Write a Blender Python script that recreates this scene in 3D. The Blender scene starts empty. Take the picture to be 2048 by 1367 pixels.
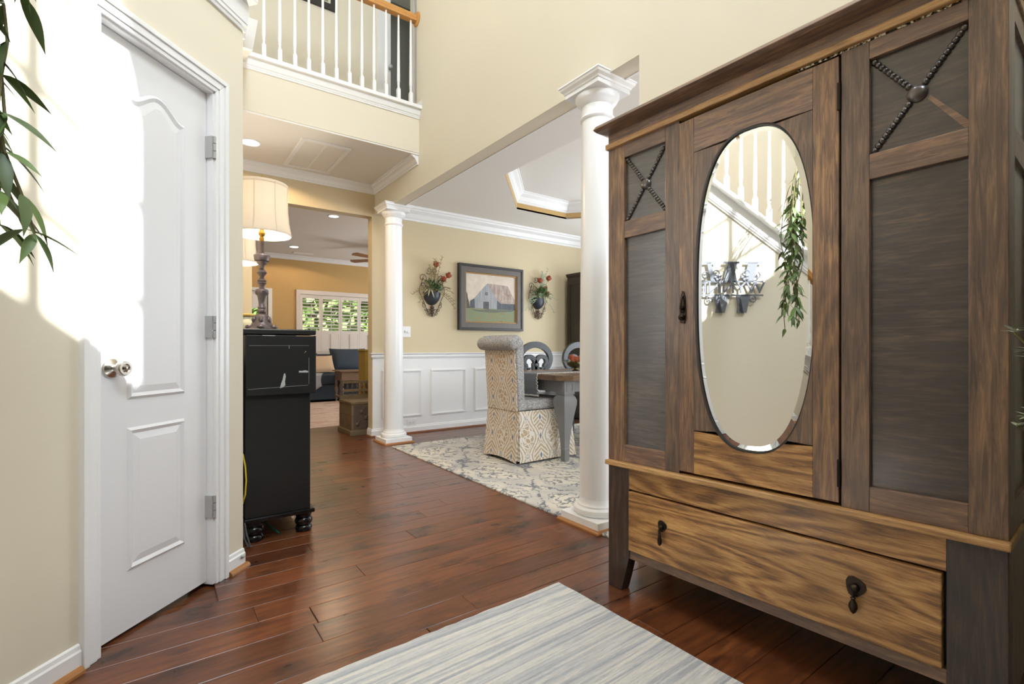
import bpy, bmesh, math, random
from mathutils import Vector, Matrix, Euler
random.seed(7)
scene = bpy.context.scene
C = scene.collection
PI = math.pi
R = math.radians

# ---------------------------------------------------------------- camera
cam_d = bpy.data.cameras.new('camera'); cam = bpy.data.objects.new('camera', cam_d); C.objects.link(cam)
cam_d.sensor_fit = 'HORIZONTAL'; cam_d.sensor_width = 36.0
cam_d.lens = 36.0 * 977.0 / 2048.0
cam_d.shift_x = (1024.0 - 1002.0) / 2048.0
cam_d.shift_y = (696.0 - 683.5) / 2048.0
cam_d.clip_start = 0.05; cam_d.clip_end = 200
cam.location = (0, 0, 0.98)
cam.rotation_euler = (R(90), 0, R(-35.3))
scene.camera = cam
# ---------------------------------------------------------------- world, sun, window light, exposure
w = bpy.data.worlds.new('world'); scene.world = w; w.use_nodes = True
bg = w.node_tree.nodes['Background']; bg.inputs['Color'].default_value = (0.80, 0.90, 1.0, 1); bg.inputs['Strength'].default_value = 1.6

def lamp(name, kind, loc, energy, color=(1, 1, 1), size=None, size_y=None, to=None, radius=None, spread=None):
    d = bpy.data.lights.new(name, kind); o = bpy.data.objects.new(name, d); C.objects.link(o)
    d.energy = energy; d.color = color; o.location = loc
    if kind == 'AREA':
        d.shape = 'RECTANGLE'; d.size = size; d.size_y = size_y or size
        if spread: d.spread = spread
    if radius is not None and kind in ('POINT', 'SPOT'): d.shadow_soft_size = radius
    if to is not None: o.rotation_euler = Vector(to).to_track_quat('-Z', 'Y').to_euler()
    return o
sun = lamp('sun', 'SUN', (1.5, -6, 8), 19.0, (0.98, 0.99, 1.0), to=(-0.30, 1.0, -0.92))
sun.data.angle = R(0.55)
lamp('daylight_arch_window', 'AREA', (0.34, -1.36, 4.8), 190, (0.78, 0.88, 1.0), 1.3, 1.7, to=(0.1, 1, 0.05))
lamp('daylight_dining_window', 'AREA', (5.75, 3.3, 1.5), 72, (0.86, 0.94, 1.0), 2.2, 1.7, to=(-1, 0, 0.05))
lamp('daylight_dining_front', 'AREA', (3.8, -1.36, 1.5), 62, (0.86, 0.94, 1.0), 2.0, 1.7, to=(0, 1, 0.05))
lamp('fill_living_side', 'AREA', (5.97, 7.8, 1.55), 150, (0.90, 0.97, 1.0), 2.0, 1.5, to=(-1, 0, 0.1))  # added fill light in front of the unseen, solid living room side wall
scene.view_settings.view_transform = 'Standard'; scene.view_settings.look = 'None'
scene.view_settings.exposure = 0.04; scene.view_settings.gamma = 1.0
scene.view_settings.use_curve_mapping = False
try:
    scene.cycles.max_bounces = 10; scene.cycles.diffuse_bounces = 6; scene.cycles.glossy_bounces = 5
    scene.cycles.sample_clamp_indirect = 6.0
except Exception: pass

# ---------------------------------------------------------------- materials
def S(h):
    h = h.lstrip('#'); c = [int(h[i:i + 2], 16) / 255 for i in (0, 2, 4)]
    return tuple((x / 12.92 if x <= 0.04045 else ((x + 0.055) / 1.055) ** 2.4) for x in c) + (1,)
MATS = {}
class NT:
    def __init__(s, name):
        s.m = bpy.data.materials.new(name); s.m.use_nodes = True; s.t = s.m.node_tree
        s.b = s.t.nodes['Principled BSDF']
    def n(s, typ, **kw):
        nd = s.t.nodes.new(typ)
        for k, v in kw.items():
            if k.startswith('i_'):
                key = k[2:]
                key = int(key) if key.isdigit() else key
                s.set(nd, key, v)
            else: setattr(nd, k, v)
        return nd
    def set(s, nd, key, v):
        if isinstance(v, bpy.types.NodeSocket): s.t.links.new(v, nd.inputs[key])
        else: nd.inputs[key].default_value = v
    def math(s, op, a, b=0.0, c=0.0):
        nd = s.t.nodes.new('ShaderNodeMath'); nd.operation = op
        for i, v in enumerate((a, b, c)):
            if isinstance(v, bpy.types.NodeSocket): s.t.links.new(v, nd.inputs[i])
            else: nd.inputs[i].default_value = v
        return nd.outputs[0]
    def ramp(s, fac, stops, interp='LINEAR'):
        nd = s.t.nodes.new('ShaderNodeValToRGB'); s.t.links.new(fac, nd.inputs[0]); cr = nd.color_ramp; cr.interpolation = interp
        while len(cr.elements) < len(stops): cr.elements.new(0.5)
        for e, (p, c) in zip(cr.elements, stops): e.position = p; e.color = c
        return nd.outputs[0]
    def mix(s, fac, a, b, mode='MIX'):
        nd = s.t.nodes.new('ShaderNodeMix'); nd.data_type = 'RGBA'; nd.blend_type = mode
        for k, v in ((0, fac), (6, a), (7, b)):
            if isinstance(v, bpy.types.NodeSocket): s.t.links.new(v, nd.inputs[k])
            else: nd.inputs[k].default_value = v
        return nd.outputs[2]
    def coord(s, scale=(1, 1, 1), rot=(0, 0, 0), loc=(0, 0, 0), rnd=0.0):
        tc = s.t.nodes.new('ShaderNodeTexCoord'); v = tc.outputs['Object']
        if rnd:
            oi = s.t.nodes.new('ShaderNodeObjectInfo'); a = s.t.nodes.new('ShaderNodeVectorMath'); a.operation = 'ADD'
            cm = s.t.nodes.new('ShaderNodeCombineXYZ')
            for i in range(3): s.t.links.new(s.math('MULTIPLY', oi.outputs['Random'], rnd * (1 + i * 0.37)), cm.inputs[i])
            s.t.links.new(v, a.inputs[0]); s.t.links.new(cm.outputs[0], a.inputs[1]); v = a.outputs[0]
        mp = s.t.nodes.new('ShaderNodeMapping'); s.t.links.new(v, mp.inputs[0])
        mp.inputs['Scale'].default_value = scale; mp.inputs['Rotation'].default_value = rot; mp.inputs['Location'].default_value = loc
        return mp.outputs[0]
    def noise(s, vec, scale=5, detail=4, rough=0.55, dist=0.0):
        nd = s.n('ShaderNodeTexNoise', i_Scale=scale, i_Detail=detail, i_Roughness=rough, i_Distortion=dist); s.t.links.new(vec, nd.inputs['Vector']); return nd.outputs[0]
    def bump(s, h, strength=0.3, dist=0.002):
        nd = s.n('ShaderNodeBump', i_Strength=strength, i_Distance=dist, i_Height=h); s.t.links.new(nd.outputs[0], s.b.inputs['Normal'])
    def base(s, v): s.set(s.b, 'Base Color', v)
    def p(s, **kw):
        for k, v in kw.items(): s.set(s.b, k.replace('_', ' '), v)
def simple(name, col, rough=0.5, metal=0.0, var=0.0, vs=6, bump=0.0, bs=200, **kw):
    t = NT(name); c = S(col)
    if var:
        n = t.noise(t.coord(), vs, 3)
        t.base(t.mix(n, tuple(x * (1 - var) for x in c[:3]) + (1,), tuple(min(1, x * (1 + var)) for x in c[:3]) + (1,)))
    else: t.base(c)
    t.p(Roughness=rough, Metallic=metal, **kw)
    if bump: t.bump(t.noise(t.coord(), bs, 2), bump, 0.001)
    MATS[name] = t.m; return t.m
simple('wall', '#DED6C2', 0.75, var=0.02, vs=2, bump=0.12, bs=160)
simple('wall_warm_lit', '#CFC0A0', 0.75, var=0.02, vs=2, bump=0.12, bs=160)  # same paint as the other walls, deeper: warm light put into the colour
simple('hedge_light', '#9CBB62', 0.6, var=0.3, vs=3)
simple('hedge_dark', '#708F48', 0.6, var=0.35, vs=3)
simple('ceiling', '#E6E2DC', 0.85, bump=0.1, bs=120)
simple('trim', '#ECECEC', 0.32, var=0.01)
simple('column_white', '#F4F5F6', 0.28)
simple('door_white', '#E4E4E6', 0.42, bump=0.05, bs=300)
simple('living_wall', '#C6A46C', 0.8, var=0.02)
simple('grey_wall', '#8E8F8A', 0.8)
simple('shoe_wood', '#A5713F', 0.35, var=0.2, vs=20)
simple('shoe_red', '#7A4A2C', 0.35, var=0.2, vs=20)
simple('rail_oak', '#C08A4A', 0.35, var=0.15, vs=18)
simple('nickel', '#C9C5BE', 0.22, 1.0)
simple('steel', '#BDBDBD', 0.4, 0.55)
simple('bronze', '#3A322B', 0.38, 0.9, var=0.3, vs=60)
simple('brass', '#A8894A', 0.3, 0.9)
simple('black_paint', '#1D1E1F', 0.40, var=0.12, vs=9, bump=0.12, bs=60)
simple('black_gloss', '#161616', 0.16, var=0.1)
simple('paint_chip', '#B9BBBB', 0.7, var=0.1, vs=80)
simple('bare_wood', '#C9A981', 0.7)
simple('pewter', '#6B6060', 0.38, 0.55, var=0.35, vs=70, bump=0.5, bs=90)
simple('iron', '#4A3A30', 0.5, 0.6, var=0.3, vs=60)
simple('sconce_bowl', '#3E4149', 0.4, 0.4, var=0.2, vs=40)
simple('grey_paint', '#7F8083', 0.42, var=0.08, vs=12)
simple('dark_grey_paint', '#4B4D51', 0.42, var=0.1, vs=20)
simple('navy', '#3A4450', 0.9, var=0.12, vs=30, bump=0.25, bs=250)
simple('tan_linen', '#C0A384', 0.9, var=0.1, vs=30, bump=0.2, bs=200)
simple('throw_grey', '#B9BDC6', 0.95, bump=0.4, bs=150)
simple('runner_grey', '#7A7B7F', 0.95, var=0.08, vs=40, bump=0.4, bs=300)
simple('fringe', '#D8D2C8', 0.95, bump=0.4, bs=300)
simple('hutch', '#37302A', 0.4, var=0.2, vs=8)
simple('mustard', '#9A813A', 0.5, var=0.15, vs=8)
simple('leaf', '#6E8C48', 0.45, var=0.35, vs=9)
simple('leaf_dark', '#576E40', 0.45, var=0.35, vs=9)
simple('leaf_sage', '#98A98C', 0.7, var=0.25, vs=30)
simple('leaf_silver', '#A9B39B', 0.75, var=0.25, vs=30)
simple('leaf_pale', '#BFB89B', 0.7, var=0.2, vs=30)
simple('stem', '#6E6A42', 0.7)
simple('twig', '#8A7A50', 0.8)
simple('rust_flower', '#9A4E34', 0.8, var=0.4, vs=60)
simple('lamp_brass', '#B08A3C', 0.3, 0.9)
simple('ceramic', '#CFC6A8', 0.4, var=0.15, vs=40)
simple('lid_gold', '#B0903E', 0.5)
simple('yellow_cord', '#D8BE2E', 0.5)
simple('green_stick', '#1F6B50', 0.5)
simple('grey_cord', '#55565A', 0.5)
simple('plate', '#E8E8E8', 0.35)
simple('slot', '#8E8E8E', 0.6)
simple('sign_metal', '#70747C', 0.5, 0.3)
simple('shutter', '#DDD3CC', 0.45)
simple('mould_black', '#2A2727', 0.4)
simple('frame_grey', '#5E564F', 0.45, var=0.25, vs=40, bump=0.2, bs=80)
simple('frame_gold', '#9A7238', 0.45, 0.2)
simple('mat_board', '#D9D2BE', 0.8)
simple('photo_grey', '#8B8A78', 0.8, var=0.3, vs=40)
simple('carpet', '#B9AC97', 0.95)
simple('lawn', '#6C8A3C', 0.9, var=0.3, vs=3)
simple('bark', '#5A4A3A', 0.9)
simple('worn_wood', '#6B5B42', 0.7, var=0.35, vs=14, bump=0.5, bs=40)
simple('carved_wood', '#54453A', 0.6, var=0.4, vs=30, bump=0.9, bs=45)
simple('brown_table', '#7B6351', 0.5, var=0.15, vs=12)
simple('fan_wood', '#8A5A30', 0.5, var=0.2, vs=12)
simple('bowl_bronze', '#6B6038', 0.3, 0.8)
simple('vase', '#4B4640', 0.6)
simple('mirror_rim', '#2F2925', 0.4)
# mirror glass
t = NT('mirror'); t.base((0.93, 0.94, 0.92, 1)); t.p(Metallic=1.0, Roughness=0.01); MATS['mirror'] = t.m
# window glass
t = NT('glass'); gl = t.n('ShaderNodeBsdfTransparent'); gs = t.n('ShaderNodeBsdfGlossy', i_Roughness=0.02); mx = t.n('ShaderNodeMixShader', i_0=0.06)
t.t.links.new(gl.outputs[0], mx.inputs[1]); t.t.links.new(gs.outputs[0], mx.inputs[2]); t.t.links.new(mx.outputs[0], t.t.nodes['Material Output'].inputs[0]); MATS['glass'] = t.m
# lampshade
t = NT('shade'); df = t.n('ShaderNodeBsdfDiffuse', i_Color=S('#F4EEE4')); tl = t.n('ShaderNodeBsdfTranslucent', i_Color=S('#F8F0E2')); mx = t.n('ShaderNodeMixShader', i_0=0.55)
t.t.links.new(df.outputs[0], mx.inputs[1]); t.t.links.new(tl.outputs[0], mx.inputs[2]); t.t.links.new(mx.outputs[0], t.t.nodes['Material Output'].inputs[0]); MATS['shade'] = t.m
t = NT('light_disc'); t.base((1, 1, 1, 1)); t.p(Emission_Color=(1, 0.95, 0.86, 1), Emission_Strength=9.0); MATS['light_disc'] = t.m
# oak (dark stained), grain along given axis
def oak(name, axis, dark, mid, light, gold=0.5, rough=0.42, coat=0.35, cath=0.5):
    t = NT(name)
    k = {'z': (64, 64, 4.2), 'y': (64, 4.2, 64), 'x': (4.2, 64, 64)}[axis]
    v = t.coord(k, rnd=9)
    g = t.noise(v, 1.5, 6, 0.68, 1.1)
    k2 = tuple(x * 5.5 if x > 5 else x * 4 for x in k)
    fine = t.noise(t.coord(k2, rnd=5), 1.5, 3, 0.6)
    patch = t.noise(t.coord((3, 3, 3), rnd=7), 1.3, 3)
    low = {'z': (7, 7, 1.1), 'y': (7, 1.1, 7), 'x': (1.1, 7, 7)}[axis]
    rings = t.math('ADD', t.math('MULTIPLY', t.math('SINE', t.math('MULTIPLY', t.noise(t.coord(low, rnd=11), 1.0, 2, 0.4, 0.2), 70.0)), 0.11 * cath), g)
    c = t.ramp(rings, [(0.30, S(dark)), (0.5, S(mid)), (0.72, S(light))])
    c = t.mix(t.math('MULTIPLY', t.ramp(fine, [(0.35, (1, 1, 1, 1)), (0.5, (0, 0, 0, 1))]), 0.35), c, S(dark))
    c = t.mix(t.math('MULTIPLY', t.ramp(patch, [(0.42, (1, 1, 1, 1)), (0.62, (0, 0, 0, 1))]), gold), c, S(dark))
    t.base(c); t.p(Roughness=t.math('ADD', t.math('MULTIPLY', fine, 0.25), rough - 0.12))
    t.p(Coat_Weight=coat, Coat_Roughness=0.20); t.bump(t.math('ADD', g, fine), 0.18, 0.0010)
    MATS[name] = t.m
oak('oak_leg', 'z', '#2C231D', '#42332A', '#604836', 0.45, 0.36)
oak('oak_v', 'z', '#4A3D35', '#725A48', '#987656', 0.45, 0.36)
oak('oak_h', 'y', '#54443A', '#806351', '#A8835E', 0.4, 0.38)
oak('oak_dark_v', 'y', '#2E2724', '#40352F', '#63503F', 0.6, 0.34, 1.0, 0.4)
oak('oak_grey', 'y', '#4A4542', '#5C5550', '#756B62', 0.5, 0.32, 1.0, 0.4)  # lighter, greyer oak for the armoire's left panels
oak('oak_gold', 'y', '#6B4A2A', '#A87843', '#CFA163', 0.30, 0.42, 0.3, 1.2)
oak('oak_gold_light', 'y', '#86623A', '#B88C56', '#D6AE78', 0.2, 0.45)
oak('oak_v_gold', 'z', '#503F34', '#84634A', '#B48A58', 0.35, 0.38)
oak('table_top', 'x', '#4A382A', '#6E533C', '#8E6E50', 0.3, 0.4)
# floor planks
def plank_mat(name, plankwise=True):
    t = NT(name)
    v = t.coord((2.2, 26, 26), rnd=40 if plankwise else 0)
    g = t.noise(v, 2.0, 5, 0.6, 0.7)
    blot = t.noise(t.coord((2.2, 5, 5), rnd=23 if plankwise else 0), 2.0, 4, 0.6)
    c = t.ramp(g, [(0.28, S('#4C2B1B')), (0.5, S('#673A21')), (0.75, S('#7E4A27'))])
    c = t.mix(t.ramp(blot, [(0.33, (0.8, 0.8, 0.8, 1)), (0.48, (0, 0, 0, 1))]), c, S('#2E1A12'))
    if plankwise:
        oi = t.n('ShaderNodeObjectInfo')
        hv = t.n('ShaderNodeHueSaturation', i_Color=c, i_Value=t.math('ADD', t.math('MULTIPLY', oi.outputs['Random'], 0.45), 0.76)); c = hv.outputs[0]
    else:
        br = t.n('ShaderNodeTexBrick', i_Scale=1.0); br.offset = 0.37
        t.t.links.new(t.coord(), br.inputs['Vector'])
        br.inputs['Color1'].default_value = (1, 1, 1, 1); br.inputs['Color2'].default_value = (.75, .75, .75, 1); br.inputs['Mortar'].default_value = (.15, .15, .15, 1)
        br.inputs['Mortar Size'].default_value = 0.002; br.inputs['Brick Width'].default_value = 1.0; br.inputs['Row Height'].default_value = 0.125
        c = t.mix(1.0, c, br.outputs[0], 'MULTIPLY')
    t.base(c); t.p(Roughness=t.math('ADD', t.math('MULTIPLY', blot, 0.10), 0.24), Specular_IOR_Level=0.5, Coat_Weight=0.2, Coat_Roughness=0.2)
    MATS[name] = t.m
plank_mat('plank'); plank_mat('floor_far', False)
# striped wool runner (stripes along X)
t = NT('runner_rug')
wv = t.noise(t.coord((1.1, 55, 1)), 1.0, 3, 0.6, 0.4); fine = t.noise(t.coord((60, 190, 30)), 1.0, 2); wav = t.noise(t.coord((5, 100, 1)), 1.0, 3, 0.7)
c = t.ramp(wv, [(0.30, S('#8791A0')), (0.42, S('#A9B0B8')), (0.52, S('#C9CBCB')), (0.64, S('#DEDCD4')), (0.75, S('#B5BCC3'))])
c = t.mix(t.math('MULTIPLY', t.ramp(wav, [(0.35, (1, 1, 1, 1)), (0.5, (0, 0, 0, 1))]), 0.55), c, S('#8792A0'))
c = t.mix(t.math('MULTIPLY', fine, 0.35), c, S('#EEE8DC'))
t.base(c); t.p(Roughness=0.95); t.bump(t.math('ADD', t.math('MULTIPLY', wav, 2.0), fine), 0.9, 0.006); MATS['runner_rug'] = t.m
# dining rug: damask ogees
t = NT('damask_rug')
v = t.coord((1, 1, 1)); warp = t.n('ShaderNodeTexNoise', i_Scale=7.0, i_Detail=4); t.t.links.new(v, warp.inputs['Vector'])
vm = t.n('ShaderNodeVectorMath', operation='SCALE'); t.t.links.new(warp.outputs['Color'], vm.inputs[0]); vm.inputs['Scale'].default_value = 0.22
va = t.n('ShaderNodeVectorMath', operation='ADD'); t.t.links.new(v, va.inputs[0]); t.t.links.new(vm.outputs[0], va.inputs[1])
sp = t.n('ShaderNodeSeparateXYZ'); t.t.links.new(va.outputs[0], sp.inputs[0])
a = t.math('SINE', t.math('MULTIPLY', sp.outputs[0], 10.5)); b = t.math('SINE', t.math('MULTIPLY', sp.outputs[1], 6.6))
f = t.math('ABSOLUTE', t.math('ADD', a, b))
nz = t.noise(t.coord((1, 1, 1)), 42, 3, 0.65); nb = t.noise(t.coord((1, 1, 1)), 13, 2, 0.5); nm = t.noise(t.coord((1, 1, 1)), 3.2, 2, 0.5)
line = t.math('LESS_THAN', t.math('ADD', f, t.math('MULTIPLY', nz, 1.1)), 0.62)
line2 = t.math('LESS_THAN', t.math('ADD', t.math('ABSOLUTE', t.math('SUBTRACT', f, 0.80)), t.math('MULTIPLY', nz, 0.55)), 0.32)
swirl = t.math('LESS_THAN', t.math('ADD', t.math('MULTIPLY', t.math('ABSOLUTE', t.math('SUBTRACT', nb, 0.5)), 7.0), t.math('MULTIPLY', nz, 0.9)), 0.72)
swirl = t.math('MULTIPLY', swirl, t.math('GREATER_THAN', f, 0.95))
fld = t.ramp(nm, [(0.36, S('#ADABA8')), (0.5, S('#C2BFB8')), (0.62, S('#D3CDBF'))])
fld = t.mix(t.math('MULTIPLY', t.math('GREATER_THAN', f, 1.25), 0.5), fld, S('#DDD6C6'))
c = t.mix(t.math('MULTIPLY', line2, 0.75), fld, S('#8A8E93')); c = t.mix(t.math('MULTIPLY', swirl, 0.85), c, S('#6D727A')); c = t.mix(t.math('MULTIPLY', line, 0.9), c, S('#656B75'))
t.base(c); t.p(Roughness=0.95); t.bump(t.noise(t.coord(), 300, 2), 0.4, 0.003); MATS['damask_rug'] = t.m
# living room rug
t = NT('living_rug')
n1 = t.noise(t.coord((1.2, 5, 1)), 2.4, 4, 0.65, 1.0); n2 = t.noise(t.coord((2, 7, 1)), 3.0, 3, 0.6, 1)
c = t.ramp(n1, [(0.34, S('#A77E70')), (0.46, S('#BFA394')), (0.60, S('#CDB9A7')), (0.72, S('#B78F7A'))])
c = t.mix(t.math('MULTIPLY', t.ramp(n2, [(0.33, (1, 1, 1, 1)), (0.41, (0, 0, 0, 1))]), 0.8), c, S('#7B6570')); t.base(c); t.p(Roughness=0.95); MATS['living_rug'] = t.m
# chair fabrics
def ikat(name, ax, ay, tone):
    t = NT(name); tc = t.coord((1, 1, 1)); nzv = t.n('ShaderNodeTexNoise', i_Scale=60.0, i_Detail=2); t.t.links.new(tc, nzv.inputs['Vector'])
    sp = t.n('ShaderNodeSeparateXYZ'); t.t.links.new(tc, sp.inputs[0])
    u = sp.outputs[ax]; v = t.math('ADD', sp.outputs[2], t.math('MULTIPLY', nzv.outputs[0], 0.018))
    P = 0.30
    uu = t.math('ABSOLUTE', t.math('SUBTRACT', t.math('FRACT', t.math('ADD', t.math('DIVIDE', u, P), 0.5)), 0.5))     # 0..0.5 from motif axis
    vv = t.math('FRACT', t.math('DIVIDE', v, 0.32))
    wob = t.math('SINE', t.math('MULTIPLY', vv, 6.2832)); wob2 = t.math('SINE', t.math('MULTIPLY', vv, 12.566))
    og = t.math('ADD', 0.25, t.math('MULTIPLY', wob, 0.13))
    dst = t.math('SUBTRACT', uu, og)
    out1 = t.math('LESS_THAN', t.math('ABSOLUTE', dst), 0.035); out2 = t.math('LESS_THAN', t.math('ABSOLUTE', t.math('ADD', dst, 0.10)), 0.022); out3 = t.math('LESS_THAN', t.math('ABSOLUTE', t.math('SUBTRACT', dst, 0.10)), 0.022)
    chev = t.math('LESS_THAN', t.math('FRACT', t.math('ADD', t.math('MULTIPLY', uu, 7.0), t.math('MULTIPLY', vv, 9.0))), 0.42)
    ins = t.math('LESS_THAN', dst, -0.12)
    vor = t.n('ShaderNodeTexVoronoi', i_Scale=26.0, feature='DISTANCE_TO_EDGE'); t.t.links.new(tc, vor.inputs['Vector'])
    curl = t.math('MULTIPLY', t.math('LESS_THAN', vor.outputs['Distance'], 0.11), t.math('GREATER_THAN', dst, 0.12))
    cream = t.math('MINIMUM', t.math('ADD', t.math('ADD', t.math('ADD', out1, out2), t.math('ADD', out3, curl)), t.math('MULTIPLY', chev, ins)), 1.0)
    brk = t.math('GREATER_THAN', nzv.outputs[0], 0.36)
    c = t.mix(t.math('MULTIPLY', t.math('MULTIPLY', cream, brk), 0.95), S(tone), S('#E2DED6'))
    vd = t.math('ABSOLUTE', t.math('SUBTRACT', t.math('FRACT', t.math('MULTIPLY', vv, 2.0)), 0.5))
    dia = t.math('ADD', t.math('MULTIPLY', uu, 7.0), t.math('MULTIPLY', vd, 1.7))
    c = t.mix(t.math('LESS_THAN', dia, 0.52), c, S('#E6E2DC')); c = t.mix(t.math('LESS_THAN', dia, 0.33), c, S('#7C838D'))
    u5 = t.math('SUBTRACT', 0.5, uu); vd2 = t.math('ABSOLUTE', t.math('SUBTRACT', t.math('FRACT', t.math('ADD', vv, 0.25)), 0.5))
    fl = t.math('SQRT', t.math('ADD', t.math('MULTIPLY', t.math('MULTIPLY', u5, u5), 22.0), t.math('MULTIPLY', t.math('MULTIPLY', vd2, vd2), 25.0)))
    c = t.mix(t.math('LESS_THAN', fl, 0.5), c, S('#DAD3C8')); dots = t.n('ShaderNodeTexVoronoi', i_Scale=95.0); t.t.links.new(tc, dots.inputs['Vector'])
    c = t.mix(t.math('MULTIPLY', t.math('LESS_THAN', fl, 0.36), t.math('LESS_THAN', dots.outputs['Distance'], 0.42)), c, S('#868B93'))
    t.base(c); t.p(Roughness=0.9); t.bump(t.noise(tc, 500, 1), 0.2, 0.001); MATS[name] = t.m
ikat('ikat_back', 1, 2, '#BDA486'); ikat('ikat_side', 0, 2, '#B9A58A')
t = NT('chenille'); n1 = t.noise(t.coord((90, 90, 160)), 1.0, 3, 0.7, 0.6); t.base(t.ramp(n1, [(0.36, S('#6A6C70')), (0.5, S('#A09F9F')), (0.66, S('#CFCBC6'))])); t.p(Roughness=0.95); t.bump(n1, 0.7, 0.003); MATS['chenille'] = t.m
# barn painting pigments
for nm, c1, c2, sc in (('paint_sky', '#D8CBBB', '#CDBFAE', (5, 5, 5)), ('paint_wall', '#A9A9AA', '#868A90', (26, 5, 2)), ('paint_roof', '#B9ABA0', '#957C72', (12, 5, 4)), ('paint_shed', '#5C6168', '#44484E', (30, 5, 3)), ('paint_door', '#54575C', '#47494C', (9, 5, 9)), ('paint_tree', '#5C5A48', '#3F3F38', (20, 5, 20)), ('paint_grass', '#7E8A5A', '#7F7A56', (4, 5, 14)), ('paint_shadow', '#5E625C', '#6E6F58', (6, 5, 14))):
    t = NT(nm); n1 = t.noise(t.coord(sc), 2.0, 4, 0.7, 0.8); t.base(t.ramp(n1, [(0.38, S(c1)), (0.62, S(c2))])); t.p(Roughness=0.6); MATS[nm] = t.m
t = NT('paint_grass'); n1 = t.noise(t.coord((4, 4, 14)), 2.0, 4, 0.7, 0.8); t.base(t.ramp(n1, [(0.3, S('#7B6450')), (0.42, S('#8C865C')), (0.52, S('#7C8560')), (0.66, S('#7F917F')), (0.75, S('#A0A4A0'))])); t.p(Roughness=0.6); MATS['paint_grass'] = t.m
t = NT('mottled'); n1 = t.noise(t.coord(), 130, 3); t.base(t.ramp(n1, [(0.44, S('#15110E')), (0.52, S('#6E5A20')), (0.58, S('#E4DEC8'))])); t.p(Roughness=0.25); MATS['mottled'] = t.m

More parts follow.
